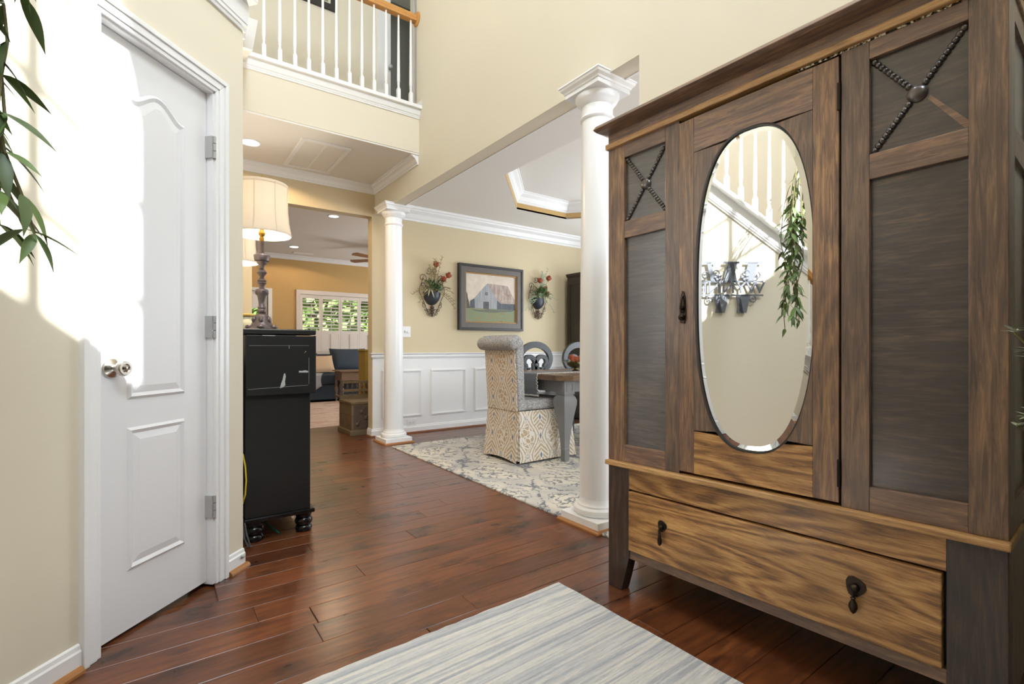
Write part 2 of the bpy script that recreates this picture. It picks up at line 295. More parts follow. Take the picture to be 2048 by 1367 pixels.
# ---------------------------------------------------------------- geometry helpers
class MB:
    def __init__(s): s.v = []; s.f = []; s.m = []; s.cur = 0
    def add(s, vs, fs):
        o = len(s.v); s.v += [tuple(x) for x in vs]; s.f += [tuple(i + o for i in f) for f in fs]; s.m += [s.cur] * len(fs); return s
    def box(s, x0, x1, y0, y1, z0, z1):
        return s.add([(x, y, z) for z in (z0, z1) for y in (y0, y1) for x in (x0, x1)], [(0, 2, 3, 1), (4, 5, 7, 6), (0, 1, 5, 4), (2, 6, 7, 3), (0, 4, 6, 2), (1, 3, 7, 5)])
    def hexa(s, p):   # 8 points: bottom 4 (ccw), top 4 (ccw)
        return s.add(p, [(3, 2, 1, 0), (4, 5, 6, 7), (0, 1, 5, 4), (1, 2, 6, 5), (2, 3, 7, 6), (3, 0, 4, 7)])
    def prism(s, poly, P):   # P(u, v, d) with d in (0, 1): front / back
        n = len(poly); vs = [P(u, v, 0) for u, v in poly] + [P(u, v, 1) for u, v in poly]
        return s.add(vs, [tuple(range(n)), tuple(range(2 * n - 1, n - 1, -1))] + [(i, i + n, (i + 1) % n + n, (i + 1) % n) for i in range(n)])
    def ring(s, outer, inner, P):
        n = len(outer); vs = [P(u, v, 0) for u, v in outer] + [P(u, v, 0) for u, v in inner] + [P(u, v, 1) for u, v in outer] + [P(u, v, 1) for u, v in inner]
        fs = []
        for i in range(n):
            j = (i + 1) % n
            fs += [(i, j, j + n, i + n), (i + 2 * n, i + 3 * n, j + 3 * n, j + 2 * n), (i, i + 2 * n, j + 2 * n, j), (i + n, j + n, j + 3 * n, i + 3 * n)]
        return s.add(vs, fs)
    def lathe(s, prof, c=(0, 0, 0), seg=24, M=None, rot=0.0, cap=True, sq=None):
        vs = []; n = len(prof)
        for r, z in prof:
            for k in range(seg):
                a = rot + 2 * PI * k / seg
                rr = r
                p = Vector((rr * math.cos(a), rr * math.sin(a), z))
                if M: p = M @ p
                vs.append((p.x + c[0], p.y + c[1], p.z + c[2]))
        fs = [(i * seg + k, i * seg + (k + 1) % seg, (i + 1) * seg + (k + 1) % seg, (i + 1) * seg + k) for i in range(n - 1) for k in range(seg)]
        if cap: fs += [tuple(range(seg - 1, -1, -1)), tuple((n - 1) * seg + k for k in range(seg))]
        return s.add(vs, fs)
    def tube(s, pts, r, seg=6, cap=True):
        pts = [Vector(p) for p in pts]; n = len(pts); vs = []; u = None
        for i, p in enumerate(pts):
            d = (pts[min(i + 1, n - 1)] - pts[max(i - 1, 0)])
            d = d.normalized() if d.length > 1e-9 else Vector((0, 0, 1))
            if u is None: u = d.orthogonal().normalized()
            else:
                u = (u - d * u.dot(d)); u = u.normalized() if u.length > 1e-6 else d.orthogonal().normalized()
            w_ = d.cross(u); rr = r[i] if isinstance(r, (list, tuple)) else r
            for k in range(seg):
                a = 2 * PI * k / seg; q = p + (u * math.cos(a) + w_ * math.sin(a)) * rr; vs.append(tuple(q))
        fs = [(i * seg + k, i * seg + (k + 1) % seg, (i + 1) * seg + (k + 1) % seg, (i + 1) * seg + k) for i in range(n - 1) for k in range(seg)]
        if cap: fs += [tuple(range(seg - 1, -1, -1)), tuple((n - 1) * seg + k for k in range(seg))]
        return s.add(vs, fs)
    def sweep(s, prof, path, closed=False):
        """profile (outward, up) swept along a horizontal path; outward = left of travel; mitred"""
        path = [Vector(p) for p in path]; n = len(path); m = len(prof); vs = []
        for i, p in enumerate(path):
            pr = path[(i - 1) % n] if (closed or i > 0) else None; nx = path[(i + 1) % n] if (closed or i < n - 1) else None
            def nrm(a, b): d = (b - a); d.z = 0; d.normalize(); return Vector((-d.y, d.x, 0))
            if pr is None: o = nrm(p, nx)
            elif nx is None: o = nrm(pr, p)
            else:
                a = nrm(pr, p); b = nrm(p, nx); o = (a + b); o = o / max(0.2, o.dot(a)) if o.length > 1e-6 else a
            for (q, h) in prof: vs.append((p.x + o.x * q, p.y + o.y * q, p.z + h))
        cnt = n if closed else n - 1
        fs = [(i * m + k, ((i + 1) % n) * m + k, ((i + 1) % n) * m + (k + 1) % m, i * m + (k + 1) % m) for i in range(cnt) for k in range(m)]
        if not closed: fs += [tuple(range(m - 1, -1, -1)), tuple((n - 1) * m + k for k in range(m))]
        return s.add(vs, fs)
    def sphere(s, c, r, seg=10, rings=6, sc=(1, 1, 1)):
        prof = [(max(1e-4, math.sin(PI * i / rings)) * r, -math.cos(PI * i / rings) * r) for i in range(rings + 1)]
        return s.lathe(prof, c, seg, Matrix.Diagonal((sc[0], sc[1], sc[2])), cap=False)
    def build(s, name, mat, parent=None, smooth=None, bevel=0.0, local=False, bseg=2, recalc=True):
        me = bpy.data.meshes.new(name); me.from_pydata(s.v, [], s.f)
        mats = mat if isinstance(mat, (list, tuple)) else [mat]
        for k in mats: me.materials.append(MATS[k])
        if len(mats) > 1: me.polygons.foreach_set('material_index', s.m)
        if recalc:
            bm = bmesh.new(); bm.from_mesh(me); bmesh.ops.recalc_face_normals(bm, faces=bm.faces); bm.to_mesh(me); bm.free()
        if smooth is not None:
            me.polygons.foreach_set('use_smooth', [True] * len(me.polygons)); me.set_sharp_from_angle(angle=R(smooth))
        me.update()
        o = bpy.data.objects.new(name, me); C.objects.link(o)
        if parent is not None:
            o.parent = parent
            if not local: o.matrix_parent_inverse = parent['_m'].inverted() if False else PM[parent.name].inverted()
        if bevel:
            b = o.modifiers.new('bevel', 'BEVEL'); b.width = bevel; b.segments = bseg; b.limit_method = 'ANGLE'; b.angle_limit = R(40)
        PM[o.name] = Matrix.Identity(4) if parent is None else Matrix.Identity(4)
        return o
PM = {}
def tag(o, label, cat, group=None):
    o['label'] = label; o['category'] = cat
    if group: o['group'] = group
    return o
def struct(o): o['kind'] = 'structure'; return o
def thing(name, label, cat, loc=(0, 0, 0), rz=0.0, group=None):
    o = bpy.data.objects.new(name, None); C.objects.link(o); o.location = loc; o.rotation_euler = (0, 0, rz); o.empty_display_size = 0.1
    PM[o.name] = Matrix.Translation(Vector(loc)) @ Matrix.Rotation(rz, 4, 'Z')
    return tag(o, label, cat, group)
def bx(x0, x1, y0, y1, z0, z1): return MB().box(x0, x1, y0, y1, z0, z1)
def copy_tree(o, parent=None):
    c = o.copy(); C.objects.link(c)
    if parent is not None: c.parent = parent
    for ch in list(o.children): copy_tree(ch, c)
    return c
q2 = math.sqrt(0.5)
# diagonal stair wall frame: s along the wall (away from camera), d into the wall
def DG(s_, z, d=0.0): return (s_ * q2 - d * q2, 2.15 + s_ * q2 + d * q2, z)

# ================================================================ SETTING
fl = struct(bx(-4.2, 6.2, -1.4, 10.6, -0.12, -0.0125).build('floor', 'floor_far'))
# individual floor planks
PWID = 0.127
def plank_mesh(L):
    m = MB(); c = 0.0014; hx, hy = L / 2 - 0.0007, PWID / 2 - 0.0007
    m.add([(-hx, -hy, -0.0125), (hx, -hy, -0.0125), (hx, hy, -0.0125), (-hx, hy, -0.0125), (-hx, -hy, -c), (hx, -hy, -c), (hx, hy, -c), (-hx, hy, -c),
           (-hx + c, -hy + c, 0), (hx - c, -hy + c, 0), (hx - c, hy - c, 0), (-hx + c, hy - c, 0)],
          [(3, 2, 1, 0), (0, 1, 5, 4), (1, 2, 6, 5), (2, 3, 7, 6), (3, 0, 4, 7), (4, 5, 9, 8), (5, 6, 10, 9), (6, 7, 11, 10), (7, 4, 8, 11), (8, 9, 10, 11)])
    me = bpy.data.meshes.new('plank'); me.from_pydata(m.v, [], m.f); me.materials.append(MATS['plank']); return me
PM_ = {}
def plank(x0, x1, y):
    L = round(x1 - x0, 2)
    if L < 0.06: return
    if L not in PM_: PM_[L] = plank_mesh(L)
    o = bpy.data.objects.new('plank', PM_[L]); C.objects.link(o); o.parent = fl; o.location = ((x0 + x1) / 2, y, 0)
nrow = 0; y = -0.42
while y < 8.2:
    if y < 2.2: xa, xb = max(-1.5, y - 2.4), 2.0
    elif y < 4.45: xa, xb = 0.2, 2.02
    elif y < 5.25: xa, xb = 0.3, 4.0
    else: xa, xb = 0.6, 2.5 + (y - 5.25) * 0.2
    if y < 6.4:
        x = xa; first = True
        while x < xb - 0.05:
            L = round(random.uniform(0.35, 1.5) if first else random.uniform(0.8, 1.75), 2); first = False
            x1 = min(xb, x + L)
            if xb - x1 < 0.2: x1 = xb
            plank(x, x1, y); x = x1
    y += PWID
# ---- diagonal wall with closet door, stepped top following the stair
SE = -3.33   # where the stair reaches the floor
poly = [(SE, 0), (-0.213, 0), (-0.213, 2.052), (0.290, 2.052), (0.290, 0), (0.458, 0), (0.458, 2.405), (-0.13, 2.405)]
struct(MB().prism(poly, lambda u, v, d: DG(u, v, 0.12 * d)).build('wall_diagonal', 'wall'))
# jambs and casing of the closet door
dr = struct(MB().prism([(-0.197, 0.012), (0.274, 0.012), (0.274, 2.036), (-0.197, 2.036)], lambda u, v, d: DG(u, v, 0.030 + 0.035 * d)).build('door_1', 'door_white'))
PM[dr.name] = Matrix.Identity(4)
fr = MB()
for a, b, c, d_ in ((-0.213, -0.199, 0, 2.052), (0.276, 0.290, 0, 2.052), (-0.213, 0.290, 2.038, 2.052)):
    fr.prism([(a, c), (b, c), (b, d_), (a, d_)], lambda u, v, d: DG(u, v, 0.0 + 0.12 * d))
fr.build('door_jamb', 'trim', dr)
def casing(mb, inner, w_, P):
    # inner: (s0, s1, ztop); moulded casing in three steps
    s0, s1, zt = inner
    for (a, b, th) in ((0.0, 0.016, 0.010), (0.016, 0.044, 0.015), (0.044, w_, 0.021)):
        for poly in ([(s0 - b, 0), (s0 - a, 0), (s0 - a, zt + a), (s0 - b, zt + b)], [(s1 + a, 0), (s1 + b, 0), (s1 + b, zt + b), (s1 + a, zt + a)], [(s0 - b, zt + b), (s0 - a, zt + a), (s1 + a, zt + a), (s1 + b, zt + b)]):
            mb.prism(poly, lambda u, v, d: P(u, v, -th + (th + 0.002) * d))
cs = MB(); casing(cs, (-0.207, 0.284, 2.046), 0.062, lambda u, v, d: DG(u, v, d)); cs.build('door_casing', 'trim', dr, bevel=0.002)
# moulded door panels
def panel_outline(kind, e):
    if kind == 'low': s0, s1, z0, z1 = -0.083 + e, 0.163 - e, 0.213 + e, 0.706 - e; return [(s0, z0), (s1, z0), (s1, z1), (s0, z1)]
    s0, s1, z0 = -0.083 + e, 0.163 - e, 0.803 + e; top = []
    N = 16
    for i in range(N + 1):
        k = i / N; x = s1 + (s0 - s1) * k
        z = 1.850 + 0.053 * (0.5 - 0.5 * math.cos(2 * PI * min(max((k - 0.06) / 0.88, 0), 1))) ** 0.8
        top.append((x, z - e))
    return [(s0, z0), (s1, z0)] + top
for kind in ('up', 'low'):
    o0 = panel_outline(kind, 0.0); o1 = panel_outline(kind, 0.010); o2 = panel_outline(kind, 0.022); o3 = panel_outline(kind, 0.046)
    m = MB(); n = len(o0); vs = []
    for o_, d_ in ((o0, 0.0302), (o1, 0.022), (o2, 0.0285), (o3, 0.024)): vs += [DG(u, v, d_) for u, v in o_]
    fs = [(k * n + i, k * n + (i + 1) % n, (k + 1) * n + (i + 1) % n, (k + 1) * n + i) for k in range(3) for i in range(n)] + [tuple(3 * n + i for i in range(n))]
    m.add(vs, fs).build('door_panel', 'door_white', dr, recalc=True)
# knob and hinges
kb = MB(); nrm = Vector((q2, -q2, 0)); M3 = Vector((0, 0, 1)).rotation_difference(nrm).to_matrix()
kb.lathe([(0.001, -0.002), (0.034, -0.002), (0.034, 0.004), (0.030, 0.009), (0.016, 0.014), (0.0115, 0.018), (0.0115, 0.030), (0.020, 0.034), (0.026, 0.042), (0.0265, 0.052), (0.022, 0.058), (0.015, 0.058), (0.013, 0.055), (0.008, 0.058), (0.001, 0.060)], DG(-0.138, 0.914, 0.030), 28, M3)
kb.build('door_knob', 'nickel', dr, smooth=40)
for z in (1.813, 1.069, 0.324):
    h = MB(); h.prism([(0.268, z - 0.045), (0.290, z - 0.045), (0.290, z + 0.045), (0.268, z + 0.045)], lambda u, v, d: DG(u, v, -0.003 + 0.034 * d))
    for k in range(3): h.tube([DG(0.279, z - 0.045 + k * 0.031, -0.006), DG(0.279, z - 0.017 + k * 0.031, -0.006)], 0.006, 8)
    h.build('hinge', 'steel', dr)
# return wall beside the black cabinet, stair back wall, foyer enclosure
struct(bx(0.21, 0.325, 2.50, 5.22, 0, 2.45).build('wall_left', 'wall'))
MB().prism([(-3.6, 0), (1.2, 0), (1.2, 5.7), (-3.6, 5.7)], lambda u, v, d: DG(u, v, 1.25 + 0.1 * d)).build('wall_stair', 'wall')['kind'] = 'structure'
struct(bx(-4.0, -3.88, -1.3, 1.0, 0, 5.7).build('wall_entry', 'wall'))
struct(bx(-4.0, 2.10, -1.3, 5.3, 5.70, 5.80).build('ceiling', 'ceiling'))
# front wall with arched window and glazed entry
fw_ = MB(); yF0, yF1 = -1.42, -1.30
P = lambda u, v, d: (u, yF0 + (yF1 - yF0) * d, v)
wx0, wx1, wz0, wsp = -0.29, 1.042, 4.02, 5.0; wc = (wx0 + wx1) / 2; wr = (wx1 - wx0) / 2
arc = [(wc + wr * math.cos(PI * k / 20), wsp + wr * 0.98 * math.sin(PI * k / 20)) for k in range(21)]
fw_.prism([(-4.0, 0), (wx0 - 0.3, 0), (wx0 - 0.3, 2.6), (-4.0, 2.6)], P); fw_.prism([(1.4, 0), (2.1, 0), (2.1, 2.6), (1.4, 2.6)], P)
fw_.prism([(-4.0, 2.6), (2.1, 2.6), (2.1, wz0), (-4.0, wz0)], P)
fw_.prism([(-4.0, wz0), (wx0, wz0), (wx0, wsp)] + [p for p in reversed(arc)][1:11] + [(wc, 5.7), (-4.0, 5.7)], P)
fw_.prism([(2.1, wz0), (2.1, 5.7), (wc, 5.7)] + [p for p in reversed(arc)][10:20] + [(wx1, wsp), (wx1, wz0)], P)
struct(fw_.build('wall_front', 'wall'))
# arched window: frame, mullions, muntins, pane
wf = MB(); fr_o = [(wx0, wz0), (wx1, wz0)] + arc
def inset(pts, e):
    cx = wc; cz = (wz0 + wsp) / 2; out = []
    for (a, b) in pts:
        out.append((a + e if a < cx - wr * 0.999 else (a - e if a > cx + wr * 0.999 else wc + (a - wc) * (1 - e / wr)), b + e if b <= wz0 + 1e-6 else (wsp + (b - wsp) * (1 - e / wr))))
    return out
wf.ring(fr_o, inset(fr_o, 0.03), lambda u, v, d: (u, -1.40 + 0.06 * d, v))
win1 = struct(wf.build('window_1', 'trim'))
for x in (0.060, 0.377, 0.694):
    top = wsp + math.sqrt(max(0, wr * wr - (x - wc) ** 2)) - 0.01
    bx(x - 0.021, x + 0.021, -1.385, -1.355, wz0 + 0.02, top).build('mullion', 'trim', win1)
for k in range(1, 5):
    z = wz0 + 0.345 * k; hw = wr - 0.02 if z < wsp else math.sqrt(max(0, wr * wr - (z - wsp) ** 2)) - 0.02
    bx(wc - hw, wc + hw, -1.380, -1.360, z - 0.014, z + 0.014).build('muntin', 'trim', win1)
# glazed entry doors (behind the camera)
ed = struct(MB().ring([(wx0 - 0.3, 0), (1.4, 0), (1.4, 2.6), (wx0 - 0.3, 2.6)], [(wx0 - 0.2, 0.05), (1.3, 0.05), (1.3, 2.5), (wx0 - 0.2, 2.5)], lambda u, v, d: (u, -1.41 + 0.1 * d, v)).build('door_2', 'trim'))
bx(wx0 - 0.25, 1.35, -1.375, -1.345, 0.0, 2.12).build('door_slab', 'hutch', ed)
bx(0.36, 0.38, -1.345, -1.335, 0.05, 2.05).build('door_astragal', 'hutch', ed)
for x in (-0.33, 0.45):
    for z0, z1 in ((0.2, 0.85), (1.0, 1.95)): bx(x, x + 0.62, -1.345, -1.33, z0, z1).build('door_panel', 'hutch', ed, bevel=0.01)
bx(wx0 - 0.2, 1.3, -1.39, -1.35, 2.05, 2.15).build('door_transom_rail', 'trim', ed)
d5 = struct(MB().hexa([(1.06, -0.24, 0.01), (1.95, -0.16, 0.01), (1.946, -0.115, 0.01), (1.056, -0.195, 0.01), (1.06, -0.24, 2.10), (1.95, -0.16, 2.10), (1.946, -0.115, 2.10), (1.056, -0.195, 2.10)]).build('light_block_leaf', 'hutch')); PM[d5.name] = Matrix.Identity(4)  # unseen leaf added to shade the armoire's lower right end
MB().lathe([(0.03, 0), (0.03, 0.008), (0.012, 0.012), (0.012, 0.04), (0.028, 0.05), (0.02, 0.065), (0.001, 0.067)], (1.12, -0.19, 0.95), 16, Vector((0, 0, 1)).rotation_difference(Vector((-0.09, 1, 0))).to_matrix()).build('door_knob', 'brass', d5, smooth=40)
# ---- right wall: solid part, beam over the columns, upper wall
wr_ = MB(); PX = lambda u, v, d: (1.985 + 0.115 * d, u, v)
wr_.prism([(-1.3, 0), (1.602, 0), (1.602, 2.455), (5.22, 2.455), (5.22, 2.76), (4.16, 2.76), (4.16, 5.7), (-1.3, 5.7)], PX)
struct(wr_.build('wall_right', 'wall'))
# ---- balcony slab, fascia, trim
bal = MB(); bal.box(-1.0, 1.986, 4.11, 5.22, 2.775, 3.17); bal.box(1.986, 3.4, 4.16, 5.22, 3.0, 3.17)
struct(bal.build('balcony_floor', 'wall'))
struct(bx(0.325, 1.985, 4.115, 5.22, 2.760, 2.7748).build('ceiling_hall', 'ceiling'))
FAS = [(0.0, 0.0), (0.008, 0.0), (0.012, 0.012), (0.016, 0.016), (0.016, 0.022), (0.024, 0.03), (0.034, 0.062), (0.036, 0.075), (0.062, 0.075), (0.062, 0.105), (0.0, 0.105)]
tr = struct(MB().sweep(FAS, [(2.005, 4.11, 3.085), (-1.0, 4.11, 3.085)][::-1] if False else [(-1.0, 4.11, 3.085), (2.0, 4.11, 3.085)][::-1]).build('trim_1', 'trim'))
MB().sweep([(0, 0), (0.02, 0), (0.02, 0.05), (0, 0.08)], [(1.9845, 4.16, 3.17), (1.9845, 4.05, 3.17)]).build('trim_return', 'trim', tr)
# crown mouldings
CROWN = [(0.0, -0.085), (0.010, -0.085), (0.010, -0.070), (0.018, -0.062), (0.032, -0.034), (0.056, -0.018), (0.060, -0.010), (0.072, -0.010), (0.072, 0.0), (0.0, 0.0)]
DCROWN = [(0.0, -0.150), (0.012, -0.150), (0.014, -0.128), (0.026, -0.118), (0.046, -0.075), (0.084, -0.045), (0.090, -0.030), (0.104, -0.026), (0.108, 0.0), (0.0, 0.0)]
struct(MB().sweep(CROWN, [(1.985, 4.125, 2.7598), (1.985, 5.22, 2.7598), (0.325, 5.22, 2.7598)]).build('trim_2', 'trim'))
# ---- back wall (dining / cased opening to living room)
bw = MB(); PB = lambda u, v, d: (u, 5.22 + 0.12 * d, v)
bw.prism([(-1.6, 0), (0.76, 0), (0.76, 2.43), (1.952, 2.43), (1.952, 0), (5.6, 0), (5.6, 2.775), (-1.6, 2.775)], PB)
struct(bw.build('wall_back', 'wall_warm_lit'))
# ---- dining room shell
struct(bx(5.6, 5.72, -1.3, 5.22, 2.35, 2.9).build('wall_dining', 'wall')); struct(bx(5.6, 5.72, -1.3, 2.1, 0, 2.35).build('wall_dining_side', 'wall')); struct(bx(5.6, 5.72, 4.5, 5.34, 0, 2.35).build('wall_dining_corner', 'wall')); struct(bx(5.6, 5.72, 2.1, 4.5, 0, 0.6).build('wall_dining_sill', 'wall'))
wfr = MB(); wfr.box(5.62, 5.70, 2.1, 4.5, 1.45, 1.49)
for yy in (2.1, 2.88, 3.68, 4.46): wfr.box(5.62, 5.70, yy, yy + 0.04, 0.6, 2.35)
wfr.box(5.62, 5.70, 2.1, 4.5, 0.6, 0.64); wfr.box(5.62, 5.70, 2.1, 4.5, 2.31, 2.35); struct(wfr.build('window_3', 'trim'))
struct(bx(2.1, 2.75, -1.42, -1.30, 0, 2.9).build('wall_dining_front', 'wall')); struct(bx(4.85, 5.72, -1.42, -1.30, 0, 2.9).build('wall_dining_frontright', 'wall')); struct(bx(2.75, 4.85, -1.42, -1.30, 0, 0.6).build('wall_dining_frontsill', 'wall')); struct(bx(2.75, 4.85, -1.42, -1.30, 2.35, 2.9).build('wall_dining_fronthead', 'wall'))
oct_ = [(2.67, 2.10), (3.44, 1.27), (4.22, 1.27), (4.99, 2.10), (4.99, 3.71), (4.22, 4.54), (3.44, 4.54), (2.67, 3.71)]
rect = [(2.10, 1.6), (2.6, -1.3), (5.2, -1.3), (5.6, 1.6), (5.6, 4.2), (5.2, 5.22), (2.6, 5.22), (2.10, 4.2)]
dc = MB(); dc.ring(rect, oct_, lambda u, v, d: (u, v, 2.602 + 0.02 * d))
for a in ([(2.10, 1.6), (2.10, -1.3), (2.6, -1.3)], [(5.2, -1.3), (5.6, -1.3), (5.6, 1.6)], [(5.6, 4.2), (5.6, 5.22), (5.2, 5.22)], [(2.6, 5.22), (2.10, 5.22), (2.10, 4.2)]): dc.prism(a, lambda u, v, d: (u, v, 2.602 + 0.02 * d))
struct(dc.build('ceiling_dining', 'ceiling'))
tb = MB(); n8 = 8
for i in range(8):
    a, b = oct_[i], oct_[(i + 1) % 8]
    tb.add([(a[0], a[1], 2.6022), (b[0], b[1], 2.6022), (b[0], b[1], 2.84), (a[0], a[1], 2.84)], [(0, 1, 2, 3)])
ty = struct(tb.build('ceiling_tray', 'living_wall', recalc=False))
MB().prism(oct_, lambda u, v, d: (u, v, 2.80 + 0.02 * d)).build('tray_ceiling', 'ceiling', ty)
TC = [(0.0, -0.125), (0.010, -0.125), (0.012, -0.105), (0.024, -0.095), (0.042, -0.055), (0.075, -0.03), (0.080, -0.015), (0.092, -0.012), (0.094, 0.0), (0.0, 0.0)]
MB().sweep(TC, [(x, y, 2.7998) for x, y in oct_], closed=True).build('tray_crown', 'trim', ty)
struct(MB().sweep(DCROWN, [(5.6, 4.9, 2.6018), (5.6, 5.22, 2.6018), (2.101, 5.22, 2.6018), (2.101, 1.62, 2.6018)]).build('trim_3', 'trim'))
# wainscot
wn = struct(bx(1.957, 5.6, 5.212, 5.2199, 0.018, 0.885).build('wainscot_panel', 'trim'))
RAIL = [(0.0, 0.0), (0.012, 0.0), (0.014, 0.010), (0.020, 0.014), (0.020, 0.024), (0.014, 0.028), (0.014, 0.036), (0.026, 0.042), (0.032, 0.05), (0.032, 0.058), (0.0, 0.058)]
MB().sweep(RAIL, [(5.6, 5.212, 0.870), (1.957, 5.212, 0.870), (1.957, 5.22, 0.87)]).build('chair_rail', 'trim', wn)
PMLD = [(0.0, 0.0), (0.0, 0.028), (-0.006, 0.026), (-0.013, 0.016), (-0.009, 0.006), (-0.014, 0.0)]
def pframe(x0, x1, z0, z1):
    m = MB()
    for (a, b, th) in ((0.0, 0.010, 0.008), (0.010, 0.020, 0.014), (0.020, 0.030, 0.006)):
        o_ = [(x0 + a, z0 + a), (x1 - a, z0 + a), (x1 - a, z1 - a), (x0 + a, z1 - a)]; i_ = [(x0 + b, z0 + b), (x1 - b, z0 + b), (x1 - b, z1 - b), (x0 + b, z1 - b)]
        m.ring(o_, i_, lambda u, v, d: (u, 5.212 - th + th * d, v))
    m.build('panel_moulding', 'trim', wn)
for a, b in ((2.06, 2.552), (2.668, 3.156), (3.277, 3.765), (3.886, 4.374), (4.495, 4.983), (5.10, 5.55)): pframe(a, b, 0.190, 0.735)
BASE = [(0.0, 0.0), (0.014, 0.0), (0.014, 0.060), (0.010, 0.066), (0.008, 0.078), (0.0, 0.082)]
SHOE = [(0.0, 0.0), (0.018, 0.0), (0.017, 0.008), (0.011, 0.015), (0.0, 0.018)]
struct(MB().sweep([(a, b * 1.1) for a, b in BASE], [(5.6, 5.212, 0.0), (1.952, 5.212, 0.0), (1.952, 5.34, 0.0)]).build('baseboard_back', 'trim'))
struct(MB().sweep(SHOE, [(5.6, 5.198, 0.0), (1.938, 5.198, 0.0), (1.938, 5.34, 0.0)]).build('trim_4', 'shoe_red'))
# baseboard on the diagonal wall, with shoe and door stop cap
b1 = struct(MB().sweep(BASE, [DG(0.456, 0), DG(0.349, 0)]).build('baseboard_diagonal', 'trim'))
MB().sweep(BASE, [DG(-0.271, 0), DG(-2.6, 0)]).build('baseboard_run', 'trim', b1)
MB().sweep(SHOE, [DG(0.466, 0, -0.014), DG(0.352, 0, -0.014)]).build('shoe_moulding', 'shoe_wood', b1)
MB().sweep(SHOE, [DG(-0.274, 0, -0.014), DG(-2.6, 0, -0.014)]).build('shoe_moulding', 'shoe_wood', b1)
MB().lathe([(0.001, 0), (0.009, 0), (0.009, 0.004), (0.004, 0.006), (0.004, 0.012), (0.006, 0.013), (0.001, 0.014)], DG(0.432, 0.052, -0.014), 14, M3).build('door_stop', 'steel', b1, smooth=40)
# stair wall cap (landing) and sloped stringer trim
cap = MB()
def trimband(mb, pts, prof):
    for i in range(len(pts) - 1):
        (s0, z0), (s1, z1) = pts[i], pts[i + 1]; m = len(prof)
        vs = [DG(s0, z0 + h, -o) for o, h in prof] + [DG(s1, z1 + h, -o) for o, h in prof]
        mb.add(vs, [(k, k + m, (k + 1) % m + m, (k + 1) % m) for k in range(m)] + [tuple(range(m)), tuple(range(2 * m - 1, m - 1, -1))])
SK = [(-0.10, 0.0), (0.010, 0.0), (0.013, 0.012), (0.018, 0.016), (0.018, 0.030), (0.022, 0.034), (0.022, 0.042), (0.026, 0.118), (0.068, 0.122), (0.072, 0.13), (0.072, 0.15), (-0.10, 0.15)]
slope = 0.75
trimband(cap, [(-3.3, 2.405 - slope * (3.3 - 0.13)), (-0.13, 2.405), (0.463, 2.405)], SK)
stair = struct(cap.build('staircase', 'trim'))
# treads, landing, second flight soffit
n = 12
for i in range(n):
    z = 2.56 - (i + 1) * 0.186; s1 = -0.13 - i * 0.248; s0 = s1 - 0.27
    if z < 0.05: break
    MB().prism([(s0, z - 0.03), (s1, z - 0.03), (s1, z), (s0, z)], lambda u, v, d: DG(u, v, 0.1 + 1.15 * d)).build('tread', 'rail_oak', stair)
    MB().prism([(s1 - 0.01, z), (s1 + 0.01, z), (s1 + 0.01, z + 0.16), (s1 - 0.01, z + 0.16)], lambda u, v, d: DG(u, v, 0.1 + 1.15 * d)).build('riser', 'trim', stair)
MB().prism([(-0.13, 2.40), (0.50, 2.40), (0.50, 2.55), (-0.13, 2.55)], lambda u, v, d: DG(u, v, 0.02 + 1.3 * d)).build('landing', 'trim', stair)
fl2 = MB(); fl2.hexa([(-0.75, 2.62, 2.42), (0.385, 2.62, 2.42), (0.55, 4.10, 3.14), (-0.75, 4.10, 3.14), (-0.75, 2.60, 2.56), (0.405, 2.60, 2.56), (0.57, 4.10, 3.185), (-0.75, 4.10, 3.185)])
fl2.build('upper_flight_soffit', 'ceiling', stair)
# balusters: square foot, turned neck, tapered shaft
def baluster_mesh(h, w_=0.030):
    m = MB(); a = w_ / 2
    m.box(-a, a, -a, a, 0, 0.135); m.add([(-a, -a, .135), (a, -a, .135), (a, a, .135), (-a, a, .135), (-a * .55, -a * .55, .152), (a * .55, -a * .55, .152), (a * .55, a * .55, .152), (-a * .55, a * .55, .152)], [(0, 1, 5, 4), (1, 2, 6, 5), (2, 3, 7, 6), (3, 0, 4, 7)])
    m.lathe([(a * .62, .150), (a * .80, .160), (a * .62, .168), (a * .86, .185), (a * .70, .194), (a * .95, .206), (a * .95, .23), (a * .55, h)], (0, 0, 0), 10)
    me = bpy.data.meshes.new('baluster'); me.from_pydata(m.v, [], m.f); me.materials.append(MATS['trim']); return me
bm1 = baluster_mesh(0.81)
brl = thing('balcony_railing', 'white turned baluster railing with oak handrail along the upstairs balcony', 'railing', (1.2, 4.15, 3.19))
def inst(me, name, parent, loc, rz=0.0):
    o = bpy.data.objects.new(name, me); C.objects.link(o); o.parent = parent; o.matrix_parent_inverse = PM[parent.name].inverted(); o.location = loc; o.rotation_euler = (0, 0, rz); return o
for x in (0.572, 0.687, 0.802, 0.914, 1.021, 1.132, 1.243, 1.353, 1.462, 1.570, 1.681, 1.800, 1.920): inst(bm1, 'baluster', brl, (x, 4.15, 3.188))
RP = [(-0.030, 0.0), (0.030, 0.0), (0.034, 0.018), (0.026, 0.028), (0.032, 0.045), (0.024, 0.062), (0.0, 0.068), (-0.024, 0.062), (-0.032, 0.045), (-0.026, 0.028), (-0.034, 0.018)]
MB().sweep(RP, [(-0.6, 4.15, 3.995), (1.972, 4.15, 3.995)]).build('handrail', 'rail_oak', brl, smooth=50)
MB().lathe([(0.001, 0), (0.062, 0), (0.066, 0.006), (0.060, 0.014), (0.05, 0.02), (0.001, 0.02)], (1.985, 4.15, 4.028), 28, Vector((0, 0, 1)).rotation_difference(Vector((-1, 0, 0))).to_matrix()).build('rosette', 'rail_oak', brl, smooth=40)
